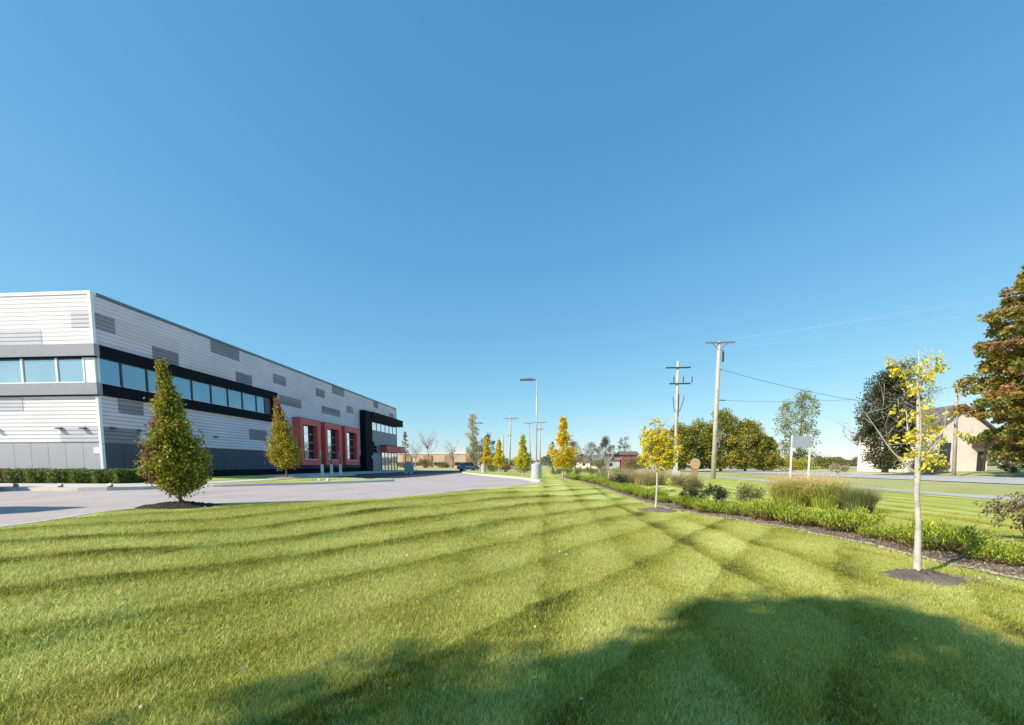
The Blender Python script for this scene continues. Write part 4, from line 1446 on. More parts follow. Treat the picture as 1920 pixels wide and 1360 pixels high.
# ornamental grasses
def grass_clump(x, y, h, rad, n, label, seed, plume=True, pal=((0.30, 0.33, 0.06), (0.38, 0.37, 0.08), (0.20, 0.25, 0.04)), plumec=((0.54, 0.33, 0.16), (0.56, 0.39, 0.20))):
    r_ = np.random.default_rng(seed)
    z = gz(x, y)
    t_ = thing('ornamental_grass', (x, y, z), label, 'ornamental grass', 'ornamental grass clumps')
    V, C = [], []
    a = r_.uniform(0, 2 * math.pi, n)
    q = r_.uniform(0, 1, n) ** 0.5
    b = np.stack([np.cos(a) * rad * 0.6 * q, np.sin(a) * rad * 0.6 * q, np.zeros(n)], 1)
    L = h * r_.uniform(0.55, 1.0, n)
    out = np.stack([np.cos(a), np.sin(a), 0 * a], 1)
    sp = (rad * q * r_.uniform(0.4, 1.0, n))[:, None]
    mid = b + out * sp * 0.3 + np.array([0, 0, 1]) * (L * 0.6)[:, None]
    tip = b + out * sp + np.array([0, 0, 1]) * (L * 0.98)[:, None] + r_.normal(size=(n, 3)) * 0.04
    side = np.cross(out, np.array([0, 0, 1.0])) + r_.normal(size=(n, 3)) * 0.5
    side /= np.linalg.norm(side, axis=1)[:, None]
    w = 0.006
    V = np.stack([b - side * w, b + side * w, mid + side * w * 0.9, mid - side * w * 0.9, tip], 1).reshape(-1, 3)
    F = []
    for i in range(n):
        o = i * 5
        F += [(o, o + 1, o + 2, o + 3), (o + 3, o + 2, o + 4)]
    me = bpy.data.meshes.new('blades')
    me.from_pydata(V.tolist(), [], F)
    at = me.color_attributes.new('Col', 'FLOAT_COLOR', 'POINT')
    cc = pick_cols(n, pal, r_)
    CC = np.ones((5 * n, 4), np.float32)
    CC[:, :3] = np.repeat(cc * LEAF_GAIN, 5, axis=0)
    at.data.foreach_set('color', CC.ravel())
    me.materials.append(MATS['leaf'])
    link('blades', me, t_)
    if plume:
        m = int(n * 1.6)
        ii = r_.choice(n, m)
        P = tip[ii] + np.array([0, 0, 1]) * r_.uniform(-0.14, 0.16, (m, 1)) * h * 0.9 + r_.normal(size=(m, 3)) * 0.09
        leaf_cloud('plumes', P + np.array(t_.location), 0.05, pick_cols(m, plumec, r_), t_, 'leaf', 0.22, np.tile([0.1, 0.05, 1.0], (m, 1)), 0.4, seed)
    return t_


for i, (x, y, h, rad, lab) in enumerate([(9.45, 16.4, 1.2, 0.55, 'tall feathery grass clump, leftmost of the big group behind the junipers'), (9.6, 15.9, 1.3, 0.6, 'tall feathery grass clump, second from left in the big group'),
                                         (9.95, 14.9, 1.25, 0.6, 'tall feathery grass clump, third from left in the big group'), (10.3, 16.0, 1.25, 0.6, 'tall feathery grass clump at the back of the big group')]):
    grass_clump(x, y, h * 0.9, rad * 1.05, 2400, lab, 100 + i)
grass_clump(10.15, 13.7, 0.95, 0.55, 1400, 'darker green grass clump at the right end of the big group', 105, False, ((0.16, 0.17, 0.06), (0.22, 0.21, 0.08), (0.11, 0.13, 0.04)))
for i, (x, y, h, lab) in enumerate([(6.2, 30.5, 1.2, 'brown plumed grass clump just right of the bare sapling'), (7.4, 29.5, 1.2, 'brown plumed grass clump, second right of the bare sapling'), (8.6, 31.0, 1.3, 'brown plumed grass clump left of the slim yellow tree'), (5.5, 35, 1.1, 'brown plumed grass clump left of the bare sapling, farther off'), (9.6, 28.8, 1.1, 'brown plumed grass clump behind the slim yellow tree')]):
    grass_clump(x, y, h, 1.0, 900, lab, 110 + i, True, ((0.30, 0.25, 0.11), (0.36, 0.28, 0.14), (0.22, 0.21, 0.08)), ((0.46, 0.31, 0.20), (0.52, 0.37, 0.24)))

# drooping shrub at the right frame edge
x, y = 9.6, 8.5
z = gz(x, y)
t_ = thing('drooping_shrub', (x, y, z), 'brown and green drooping shrub behind the junipers at the right frame edge', 'shrub')
m_ = MB()
rs = np.random.default_rng(120)
P, D, C = [], [], []
for i in range(34):
    a = rs.uniform(0, 2 * math.pi)
    L = rs.uniform(0.3, 0.85)
    p0 = np.array([x + rs.normal() * 0.05, y + rs.normal() * 0.05, z])
    p1 = np.array([x + math.cos(a) * L * 0.5, y + math.sin(a) * L * 0.5, z + rs.uniform(0.6, 1.0)])
    p2 = np.array([x + math.cos(a) * L, y + math.sin(a) * L, z + rs.uniform(0.35, 0.8)])
    cv = catmull([p0, p1, p2], 5)
    m_.tube([tuple(q) for q in cv], [0.011 * (1 - 0.08 * k_) for k_ in range(len(cv))], 4)
    kk = 42
    s = rs.integers(3, len(cv), kk)
    P.append(cv[s] + rs.normal(size=(kk, 3)) * 0.045)
    D.append(np.tile([math.cos(a) * 0.4, math.sin(a) * 0.4, -0.9], (kk, 1)))
    C.append(pick_cols(kk, [(0.20, 0.19, 0.05), (0.26, 0.20, 0.09), (0.13, 0.10, 0.06), (0.09, 0.06, 0.05), (0.30, 0.27, 0.09)], rs))
m_.build('stems', 'bark_brown', t_)
leaf_cloud('foliage', np.concatenate(P), 0.085, np.concatenate(C), t_, 'leaf', 0.42, np.concatenate(D), 0.5, 121)


# ------------------------------------------------------------------ lamp posts
def lamp_post(x, y, z, h, base_r, base_h, label):
    t_ = thing('lamp_post', (x, y, z), label, 'street lamp', 'lamp posts along the drive')
    m_ = MB()
    m_.lathe(x, y, [(base_r, z - 0.1), (base_r, z + base_h - 0.04), (base_r - 0.04, z + base_h)], 22)
    m_.build('concrete_base', 'cabinet_grey' if False else 'pole_base', t_, False)
    m_ = MB(); m_.box(x - 0.2, x + 0.2, y - 0.2, y + 0.2, z + base_h, z + base_h + 0.14); m_.build('base_cover', 'pole_grey', t_)
    m_ = MB(); m_.tube([(x, y, z + base_h + 0.1), (x, y, z + h)], [0.06, 0.04], 10); m_.build('pole', 'pole_grey', t_, True)
    m_ = MB(); m_.box(x - 0.32, x - 0.04, y - 0.04, y + 0.04, z + h - 0.06, z + h + 0.02)
    m_.build('arm', 'lamp_bronze', t_)
    m_ = MB()
    m_.add([(x - 1.3, y - .2, z + h - .03), (x - .3, y - .2, z + h - .05), (x - .3, y + .2, z + h - .05), (x - 1.3, y + .2, z + h - .03), (x - 1.3, y - .17, z + h + .03), (x - .3, y - .14, z + h + .09), (x - .3, y + .14, z + h + .09), (x - 1.3, y + .17, z + h + .03)],
           [(3, 2, 1, 0), (4, 5, 6, 7), (0, 1, 5, 4), (1, 2, 6, 5), (2, 3, 7, 6), (3, 0, 4, 7)])
    m_.build('lamp_head', 'lamp_bronze', t_)
    return t_


mat_concrete('pole_base', (0.42, 0.43, 0.44), (0.52, 0.525, 0.53))
lamp_post(-0.38, 31.6, 0.5, 7.6, 0.40, 1.2, 'tall lamp post on a round concrete base at the drive corner')
lamp_post(-8.55, 60.0, 0.42, 7.3, 0.36, 1.25, 'farther lamp post on a round concrete base along the drive')
lx, ly = -11.6, 150
t_ = thing('lamp_post', (lx, ly, 0.4), 'thin far lamp post rising left of the distant utility poles', 'street lamp', 'lamp posts along the drive')
m_ = MB(); m_.tube([(lx, ly, 0.2), (lx, ly, 12.0)], 0.09, 6); m_.build('pole', 'pole_grey', t_)
m_ = MB(); m_.box(lx - 0.6, lx + 0.6, ly - 0.2, ly + 0.2, 12.0, 12.3); m_.build('lamp_head', 'lamp_bronze', t_)


# ------------------------------------------------------------------ utility poles and wires
def utility_pole(x, y, z, h, r0, label, arms, lean=0.0, mat='wood_pole', braces=True):
    t_ = thing('utility_pole', (x, y, z), label, 'utility pole', 'utility poles')
    m_ = MB(); m_.tube([(x, y, z - 0.2), (x + lean * 0.5, y, z + h * 0.5), (x + lean, y, z + h)], [r0, r0 * 0.85, r0 * 0.66], 10)
    m_.build('pole', mat, t_, True)
    for (za, half, off) in arms:
        xa = x + lean * za / h + off
        m_ = MB(); m_.box(xa - half, xa + half, y - 0.22, y - 0.1, z + za - 0.07, z + za + 0.07)
        arm = m_.build('crossarm', 'dark_metal' if not braces else 'wood_arm', t_)
        for s in (-0.95, -0.6, 0.6, 0.95):
            m_ = MB(); m_.lathe(xa + s * half, y - 0.16, [(0.05, z + za + 0.07), (0.07, z + za + 0.12), (0.04, z + za + 0.17), (0.06, z + za + 0.22), (0.03, z + za + 0.27)], 8)
            m_.build('insulator', 'insulator', arm)
        if braces:
            for s in (-1, 1):
                m_ = MB(); m_.tube([(xa + s * half * 0.5, y - 0.16, z + za - 0.07), (xa + s * 0.08, y - 0.12, z + za - 0.75)], 0.025, 5)
                m_.build('brace', 'dark_metal', arm)
    return t_


mat_plain('wood_arm', (0.20, 0.17, 0.15), 0.8, var=0.2, scale=3)
zP1, zP2 = gz(18.5, 45.2), gz(16.9, 52.8)
P1 = utility_pole(18.5, 45.2, zP1, 14.45, 0.25, 'pale wooden utility pole with one wide crossarm at the top', [(14.3, 1.5, 0.0)], 0.1, 'wood_pole_pale')
m_ = MB(); m_.lathe(18.98, 45.1, [(0.09, 12.4), (0.11, 12.45), (0.11, 13.4), (0.06, 13.45), (0.04, 13.6)], 10); m_.build('transformer_can', 'dark_metal', P1)
m_ = MB(); m_.tube([(18.6, 45.1, 13.55), (18.98, 45.1, 13.6)], 0.03, 5); m_.tube([(18.6, 45.1, 8.45), (19.4, 45.1, 8.4)], 0.05, 5); m_.tube([(18.6, 45.1, 11.6), (18.9, 45.1, 11.6)], 0.04, 5); m_.build('bracket', 'dark_metal', P1)
P2 = utility_pole(16.9, 52.8, zP2, 14.3, 0.23, 'utility pole with two crossarms behind the slim yellow tree', [(13.5, 1.5, 0.0), (11.55, 1.25, 0.25)], -0.05, 'wood_pole_pale', False)
m_ = MB()
for s in (-0.75, 0.4, 1.45):
    m_.tube([(17.1 + s, 52.6, 11.75), (17.1 + s, 52.6, 12.5)], 0.06, 6)
m_.tube([(16.55, 52.65, 8.2), (16.35, 52.6, 9.6), (16.3, 52.6, 10.0)], 0.04, 5)
m_.tube([(17.15, 52.65, 8.2), (17.6, 52.6, 9.6), (17.65, 52.6, 10.2)], 0.04, 5)
m_.tube([(17.0, 52.62, 7.6), (17.0, 52.62, 10.4)], 0.07, 6)
m_.build('cable_risers', 'dark_metal', P2)
m_ = MB(); m_.box(16.5, 17.35, 52.35, 52.75, zP2 - 0.05, zP2 + 0.75); m_.box(16.66, 17.1, 52.45, 52.72, zP2 + 0.7, zP2 + 3.2); m_.build('riser_guard', 'sign_steel', P2)
P3 = utility_pole(56.6, 60.0, gz(56.6, 60), 12.6, 0.22, 'grey utility pole in front of the pale house', [(8.3, 0.5, 0.0)], -0.6, 'wood_pole')
utility_pole(-8.65, 110, 0.35, 14.7, 0.25, 'far utility pole with one crossarm left of the big lamp post', [(13.6, 2.0, 0)], 0.4, 'wood_pole_pale')
utility_pole(-10.3, 108, 0.35, 9.0, 0.26, 'short stout pale pole close beside the far utility pole', [], 0.1, 'wood_pole_pale')
utility_pole(-0.4, 118, 0.35, 13.6, 0.24, 'far utility pole with two crossarms right behind the big lamp post', [(13.3, 2.0, 0), (11.4, 1.2, 0)], 0.0, 'wood_pole_pale')
utility_pole(-3.0, 119, 0.35, 13.4, 0.2, 'far leaning dark utility pole just left of the two armed one', [(13.2, 1.2, 0)], -0.7, 'wood_pole')


def wire(pts, sag, rad, label, mat='wire'):
    a, b = Vector(pts[0]), Vector(pts[1])
    q = []
    for i in range(25):
        t = i / 24
        p = a.lerp(b, t)
        p.z -= sag * 4 * t * (1 - t)
        q.append(tuple(p))
    m_ = MB(); m_.tube(q, rad, 5)
    return tag(m_.build('overhead_wire', mat), label, 'wire', 'overhead wires')


# poles across the road carry the wires out of the frame on the right
for i, (zz, dz, lab) in enumerate([(14.7, 14.3, 'topmost overhead wire crossing the large tree at the right edge'), (14.65, 13.7, 'second overhead wire from the top across the large tree'), (13.6, 13.0, 'third overhead wire from the top across the large tree'), (11.6, 10.6, 'lowest overhead wire across the large tree at the right edge')]):
    wire([(19.9 - 0.9 * i * (i < 3), 45.0, zz), (50.0, 18.0, dz)], 0.6, 0.007, lab, 'wire_bright')
wire([(18.9, 45.1, 11.6), (56.2, 60.0, 9.0)], 0.9, 0.02, 'thin dark wire sagging from the pale pole toward the house')
wire([(19.35, 45.1, 8.4), (56.1, 60.0, 12.2)], 0.8, 0.014, 'thin wire rising from the low bracket toward the house pole')

# ------------------------------------------------------------------ signs and small things
sx, sy, sz = 26.7, 42.7, gz(26.7, 42.7)
t_ = thing('roadside_sign', (sx, sy, sz), 'blank backed two post sign standing on the road verge', 'sign')
for dx, dy in ((0, 0), (-1.5, 0.4)):
    m_ = MB(); m_.box(sx + dx - 0.06, sx + dx + 0.06, sy + dy - 0.06, sy + dy + 0.06, sz - 0.1, sz + 4.5); m_.build('post', 'paint_white', t_)
m_ = MB()
m_.add([(sx - 1.5, sy + 0.30, sz + 3.3), (sx, sy - 0.1, sz + 3.3), (sx, sy - 0.1, sz + 4.4), (sx - 1.5, sy + 0.30, sz + 4.4), (sx - 1.5, sy + 0.33, sz + 3.3), (sx, sy - 0.07, sz + 3.3), (sx, sy - 0.07, sz + 4.4), (sx - 1.5, sy + 0.33, sz + 4.4)],
       [(0, 1, 2, 3), (7, 6, 5, 4), (0, 4, 5, 1), (3, 2, 6, 7), (0, 3, 7, 4), (1, 5, 6, 2)])
m_.build('sign_panel', 'sign_back', t_)

wx, wy = 15.4, 42.0
wz = gz(wx, wy)
t_ = thing('round_timber_sign', (wx, wy, wz), 'round tan wooden sign on a brown post between the two utility poles', 'sign')
m_ = MB()
pr = [(wx + 0.47 * math.cos(2 * math.pi * k / 22) , wz + 1.62 + 0.55 * math.sin(2 * math.pi * k / 22)) for k in range(22)]
m_.add([(a, wy - 0.06, b) for a, b in pr] + [(a, wy + 0.06, b) for a, b in pr], [tuple(range(22)), tuple(range(22, 44))[::-1]] + [(i, 22 + i, 22 + (i + 1) % 22, (i + 1) % 22) for i in range(22)])
m_.build('disc', 'tan_timber', t_)
m_ = MB(); m_.box(wx - 0.22, wx + 0.22, wy + 0.062, wy + 0.2, wz - 0.05, wz + 1.3); m_.box(wx - 0.3, wx + 0.3, wy - 0.02, wy + 0.06, wz + 0.2, wz + 1.06); m_.build('post', 'tan_timber_dark', t_)
m_ = MB(); m_.tube([(wx - 0.4, wy, wz + 1.5), (wx - 0.75, wy, wz + 1.55), (wx - 0.8, wy, wz + 1.7)], [0.09, 0.07, 0.04], 7); m_.build('bracket', 'straw_edge', t_)
m_ = MB()
bx_, by_ = 14.2, 50.0
bz_ = gz(bx_, by_)
m_.lathe(bx_, by_, [(0.55, bz_ - 0.05), (0.58, bz_ + 0.1), (0.56, bz_ + 0.6), (0.45, bz_ + 0.68)], 8)
tag(m_.build('stone_block', 'stone_tan'), 'tan stone block on the grass left of the two arm utility pole', 'stone')
for (x, y, rr, lab) in [(-14.0, 24.7, 0.09, 'smaller white stone on the grass island'), (-13.45, 24.75, 0.13, 'larger white stone on the grass island')]:
    m_ = MB()
    m_.lathe(x, y, [(rr * 0.8, 0.60), (rr, 0.64), (rr * 0.85, 0.64 + rr * .6), (rr * 0.4, 0.66 + rr)], 9)
    tag(m_.build('white_stone', 'stone_white', None, False), lab, 'stone', 'white stones on the island')
for (x, y, lab, plate) in [(-20.6, 36.9, 'white bollard with a parking sign, leftmost of three by the wall', True), (-20.6, 38.6, 'white bollard with a parking sign, middle of three by the wall', False), (-20.6, 40.4, 'white bollard with a parking sign, rightmost of three by the wall', True)]:
    t_ = thing('sign_bollard', (x, y, 0.6), lab, 'bollard', 'sign bollards by the wall')
    m_ = MB(); m_.lathe(x, y, [(0.14, 0.6), (0.14, 1.55), (0.11, 1.62), (0.05, 1.66)], 12); m_.build('bollard', 'paint_white', t_)
    m_ = MB(); m_.box(x - 0.03, x + 0.03, y - 0.03, y + 0.03, 1.6, 3.0); m_.build('post', 'dark_metal', t_)
    m_ = MB(); m_.box(x - 0.045, x - 0.033, y - 0.16, y + 0.16, 2.35, 2.98); m_.box(x - 0.06, x - 0.04, y - 0.03, y + 0.03, 2.3, 3.0); m_.build('sign_plate', 'paint_white', t_)
cx_, cy_ = -17.9, 54.0
cz_ = float(lot_z(0, 54.0))
t_ = thing('rounded_cabinet', (cx_, cy_, cz_), 'grey round topped cabinet standing at the shaded lot before the entrance', 'cabinet')
prof = [(-0.52, 0.35), (0.52, 0.25), (0.58, 0.6), (0.58, 1.3), (0.45, 1.55), (0.2, 1.66), (-0.2, 1.66), (-0.45, 1.55), (-0.58, 1.3), (-0.58, 0.6)]
m_ = MB()
m_.add([(cx_ + a, cy_ - 0.25, cz_ + b) for a, b in prof] + [(cx_ + a, cy_ + 0.25, cz_ + b) for a, b in prof], [tuple(range(10)), tuple(range(10, 20))[::-1]] + [(i, 10 + i, 10 + (i + 1) % 10, (i + 1) % 10) for i in range(10)])
m_.build('housing', 'cabinet_grey', t_)
m_ = MB(); m_.box(cx_ - 0.5, cx_ - 0.2, cy_ - 0.2, cy_ + 0.2, cz_, cz_ + 0.36); m_.box(cx_ + 0.1, cx_ + 0.4, cy_ - 0.2, cy_ + 0.2, cz_, cz_ + 0.3); m_.build('foot', 'sign_steel', t_)


# ------------------------------------------------------------------ cars
def make_car(x, y, z, rz, paint, label, L=4.6, W=1.84, H=1.68):
    t_ = thing('parked_car', (x, y, z), label, 'car', 'parked cars')
    hw = W / 2
    # stations along the length (x), each: half width at sill, belt and roof, and heights
    st = [(-L / 2, .86, .46, .62, .84), (-L / 2 + .12, .95, .34, .58, .98), (-L / 2 + .8, 1, .28, .6, 1.03), (-L / 2 + 1.5, 1, .28, .6, 1.05), (0, 1, .28, .6, 1.04), (L / 2 - 1.45, 1, .28, .6, 1.02), (L / 2 - .55, .98, .28, .6, .95), (L / 2 - .12, .93, .34, .58, .82), (L / 2, .84, .46, .6, .74)]
    m_ = MB()
    v, f = [], []
    for (sx_, w, z0, z1, z2) in st:
        ww = hw * w
        v += [(sx_, -ww * .9, z0), (sx_, -ww, z1), (sx_, -ww * .95, z2), (sx_, -ww * .5, z2 + .05), (sx_, ww * .5, z2 + .05), (sx_, ww * .95, z2), (sx_, ww, z1), (sx_, ww * .9, z0)]
    k_ = 8
    for i in range(len(st) - 1):
        for j in range(k_):
            f.append((i * k_ + j, i * k_ + (j + 1) % k_, (i + 1) * k_ + (j + 1) % k_, (i + 1) * k_ + j))
    f += [tuple(range(k_)), tuple((len(st) - 1) * k_ + j for j in range(k_))[::-1]]
    m_.add(v, f)
    link('body', m_.mesh('body', paint, True), t_)
    m_ = MB()
    cs = [(-L / 2 + .25, .80, 1.0), (-L / 2 + .75, .70, H - .06), (-.1, .70, H), (.55, .69, H - .05), (1.25, .78, 1.0)]
    v, f = [], []
    for (sx_, w, zt) in cs:
        v += [(sx_, -hw * .93, 1.0), (sx_, -hw * w, zt), (sx_, hw * w, zt), (sx_, hw * .93, 1.0)]
    for i in range(4):
        for j in range(3):
            f.append((i * 4 + j, i * 4 + j + 1, (i + 1) * 4 + j + 1, (i + 1) * 4 + j))
    m_.add(v, f)
    link('greenhouse', m_.mesh('greenhouse', 'glass_car'), t_)
    m_ = MB()
    m_.box(-L / 2 + .75, .55, -hw * .69, hw * .69, H - .055, H + .02)
    link('roof', m_.mesh('roof', paint), t_)
    for sx_ in (-L / 2 + .85, L / 2 - .9):
        for sy_ in (-1, 1):
            m_ = MB(); m_.tube([(sx_, sy_ * (hw - .22), .34), (sx_, sy_ * (hw + .01), .34)], .34, 20)
            wh = link('wheel', m_.mesh('wheel', 'tyre'), t_)
            m_ = MB(); m_.tube([(sx_, sy_ * (hw - .1), .34), (sx_, sy_ * (hw + .02), .34)], .21, 14)
            link('rim', m_.mesh('rim', 'sign_steel'), wh)
    for sy_ in (-1, 1):
        m_ = MB(); m_.box(-L / 2 - .01, -L / 2 + .16, sy_ * hw * .78 - .09, sy_ * hw * .78 + .09, .74, .98); link('tail_light', m_.mesh('tail_light', 'lamp_red'), t_)
        m_ = MB(); m_.box(L / 2 - .2, L / 2 + .01, sy_ * hw * .66 - .16, sy_ * hw * .66 + .16, .62, .74); link('headlight', m_.mesh('headlight', 'lamp_clear'), t_)
        m_ = MB(); m_.box(.95, 1.12, sy_ * (hw + .02) - .09, sy_ * (hw + .02) + .09, 1.0, 1.14); link('mirror', m_.mesh('mirror', paint), t_)
    t_.rotation_euler = (0, 0, rz)
    return t_


make_car(-26.75, 15.9, 0.45, math.pi, 'car_red', 'dark red car cut off by the left frame edge')
make_car(-16.75, 8.35, 0.45, math.pi, 'car_silver', 'van outside the left frame edge whose shadow falls on the drive', 5.0, 1.95, 2.05)
make_car(-14.9, 82.5, 0.3, 0.6, 'car_blue', 'small blue grey car parked at the end of the shaded lot', 4.4, 1.8, 1.75)

# ------------------------------------------------------------------ pale house across the road
HX0, HX1, HY0, HY1, HZ = 57.5, 71.0, 71.0, 80.0, 0.9
house_dx = 1.0
house = thing('gabled_house', (64, 71, HZ - 0.4), 'pale stucco house with steep dark roof across the road', 'house')
gx0, gx1 = 61.6, 70.8         # gable wall facing the road and camera
apx, apz, evz = 66.2, 11.0, 7.3
m_ = MB()
m_.add([(gx0, HY0, .3), (gx1, HY0, .3), (gx1, HY0, evz), (apx, HY0, apz - .25), (gx0, HY0, evz), (gx0, 84, .3), (gx1, 84, .3), (gx1, 84, evz), (apx, 84, apz - .25), (gx0, 84, evz)],
       [(0, 1, 2, 3, 4), (9, 8, 7, 6, 5), (0, 4, 9, 5), (1, 6, 7, 2)])
m_.build('wall', 'house_stucco', house)
m_ = MB()
for s, ex in ((-1, gx0 - .7), (1, gx1 + .7)):
    ez = evz - .55
    m_.add([(ex, HY0 - .6, ez), (apx, HY0 - .6, apz), (apx, 84.5, apz), (ex, 84.5, ez), (ex, HY0 - .6, ez + .3), (apx, HY0 - .6, apz + .3), (apx, 84.5, apz + .3), (ex, 84.5, ez + .3)],
           [(0, 1, 2, 3), (7, 6, 5, 4), (0, 4, 5, 1), (1, 5, 6, 2), (2, 6, 7, 3), (3, 7, 4, 0)])
rf = m_.build('roof', 'house_roof', house)
m_ = MB(); m_.box(64.8, 65.8, 78, 79, 9.5, 12.0); m_.build('chimney', 'brick_red', rf)
# long wing to the left
m_ = MB()
m_.box(59.8, gx0 - .01, 75, 83, .3, 7.2)
m_.build('wing_wall', 'house_stucco', house)
m_ = MB()
m_.add([(59.2, 74.2, 6.2), (gx0 + 2.5, 74.2, 6.2), (gx0 + 2.5, 79, 10.4), (59.2, 79, 10.4), (gx0 + 2.5, 83.8, 6.2), (59.2, 83.8, 6.2), (59.2, 74.2, 6.5), (gx0 + 2.5, 74.2, 6.5), (gx0 + 2.5, 79, 10.7), (59.2, 79, 10.7), (gx0 + 2.5, 83.8, 6.5), (59.2, 83.8, 6.5)],
       [(0, 1, 2, 3), (3, 2, 4, 5), (6, 9, 8, 7), (9, 11, 10, 8), (0, 6, 7, 1), (5, 4, 10, 11), (0, 3, 9, 6), (3, 5, 11, 9)])
m_.build('wing_roof', 'house_roof', house)
m_ = MB(); m_.box(59.85, gx0, 79, 79.1, 7.2, 10.3)
m_.build('wing_gable', 'house_stucco', house)
for (a0, a1, b0, b1) in [(63.6, 64.9, 2.2, 5.0), (60.3, 61.1, 2.0, 4.2)]:
    yy = HY0 if a0 > gx0 else 75
    m_ = MB(); m_.box(a0 - .15, a1 + .15, yy - .08, yy - .002, b0 - .15, b1 + .15); w_ = m_.build('window', 'house_dark', house)
    m_ = MB(); m_.box(a0, (a0 + a1) / 2 - .05, yy - .1, yy - .082, b0, b1); m_.box((a0 + a1) / 2 + .05, a1, yy - .1, yy - .082, b0, b1); m_.build('pane', 'glass_car', w_)
m_ = MB()
m_.add([(68.2, HY0 - 2.0, 4.4), (72.0, HY0 - 2.0, 4.4), (72.0, HY0, 4.4), (68.2, HY0, 4.4), (68.2, HY0 - 2.0, 5.1), (72.0, HY0 - 2.0, 5.1), (71.6, HY0, 6.0), (68.6, HY0, 6.0)],
       [(3, 2, 1, 0), (4, 5, 6, 7), (0, 1, 5, 4), (1, 2, 6, 5), (2, 3, 7, 6), (3, 0, 4, 7)])
m_.build('porch_canopy', 'house_dark', house)
for xx in (68.5, 71.7):
    m_ = MB(); m_.box(xx - .1, xx + .1, HY0 - 1.95, HY0 - 1.75, .3, 4.4); m_.build('porch_post', 'house_dark', house)
m_ = MB(); m_.box(69.2, 70.3, HY0 - .1, HY0 - .002, .5, 3.7); d_ = m_.build('door', 'house_dark', house)
m_ = MB(); m_.box(70.1, 70.18, HY0 - .16, HY0 - .102, 1.9, 2.05); m_.build('handle', 'sign_steel', d_)

house.location.x += house_dx

# ------------------------------------------------------------------ far buildings
def far_house(x0, x1, y0, y1, z0, ev, ridge, wall, roof, label, along='x', wins=()):
    t_ = thing('far_house', ((x0 + x1) / 2, y0, z0), label, 'house', 'houses far off along the road')
    m_ = MB()
    m_.box(x0, x1, y0, y1, z0 - .3, ev)
    m_.build('wall', wall, t_)
    m_ = MB()
    if along == 'x':
        ym = (y0 + y1) / 2
        m_.add([(x0 - .5, y0 - .5, ev + .003), (x1 + .5, y0 - .5, ev + .003), (x1 + .5, ym, ridge), (x0 - .5, ym, ridge), (x1 + .5, y1 + .5, ev + .003), (x0 - .5, y1 + .5, ev + .003)], [(0, 1, 2, 3), (3, 2, 4, 5), (0, 3, 5), (1, 4, 2), (0, 5, 4, 1)])
    else:
        xm = (x0 + x1) / 2
        m_.add([(x0 - .5, y0 - .5, ev + .003), (x1 + .5, y0 - .5, ev + .003), (xm, y0 - .5, ridge), (x0 - .5, y1 + .5, ev + .003), (x1 + .5, y1 + .5, ev + .003), (xm, y1 + .5, ridge)], [(0, 1, 2), (5, 4, 3), (0, 2, 5, 3), (2, 1, 4, 5), (0, 3, 4, 1)])
    m_.build('roof', roof, t_)
    for (a0, a1, b0, b1) in wins:
        m_ = MB(); m_.box(a0, a1, y0 - .08, y0 - .005, b0, b1); m_.build('window', 'glass_car', t_)
    return t_


far_house(14.5, 22.5, 160, 170, 0.3, 2.9, 5.4, 'house_stucco', 'roof_far', 'far low house with grey roof left of the red building', 'x', [(16, 17, 1.2, 2.4), (19, 20.2, 1.2, 2.4)])
far_house(23.6, 28.0, 148, 158, 0.0, 3.2, 5.6, 'siding_pale', 'roof_far', 'far pale house with grey roof joined left of the red building', 'x', [(24.4, 25.4, 1.0, 2.2)])
far_house(28.4, 34.0, 146, 156, 0.0, 5.0, 6.4, 'brick_red', 'house_roof', 'far dark red building with a dark roof beside the road', 'x', [(29.4, 30.6, 1.2, 3.2), (31.6, 32.8, 1.2, 3.2)])
far_house(34.6, 40.5, 150, 158, 0.0, 2.2, 4.9, 'paint_white', 'roof_far', 'far white gabled house right of the red building', 'y', [(36.5, 38, 0.8, 1.8)])
tb = thing('tan_industrial_building', (-50, 180, 0.3), 'long low tan industrial building at the far end of the lot', 'building')
m_ = MB(); m_.box(-78, -27, 180, 200, 0, 6.3); m_.build('wall', 'tan_wall', tb)
m_ = MB(); m_.box(-78.2, -26.8, 179.8, 200.2, 6.303, 6.8); m_.build('parapet', 'paint_white', tb)
for x in (-70, -60.5, -51, -41.5, -32):
    m_ = MB(); m_.box(x - 1.8, x + 1.8, 179.5, 179.998, 0, 5.8); m_.build('pilaster', 'brown_wall', tb)
for x in (-65.2, -55.7, -46.2, -36.7):
    m_ = MB(); m_.box(x - 2.0, x + 2.0, 179.85, 179.99, 1.2, 2.6); m_.build('window', 'glass_car', tb)
m_ = MB(); m_.box(-42, -34, 184, 190, 6.8, 9.2); m_.build('rooftop_unit', 'siding_pale', tb)

# ------------------------------------------------------------------ trees and bushes beyond
OL = [(0.20, 0.20, 0.03), (0.27, 0.24, 0.035), (0.15, 0.165, 0.025), (0.32, 0.25, 0.045), (0.09, 0.11, 0.02)]
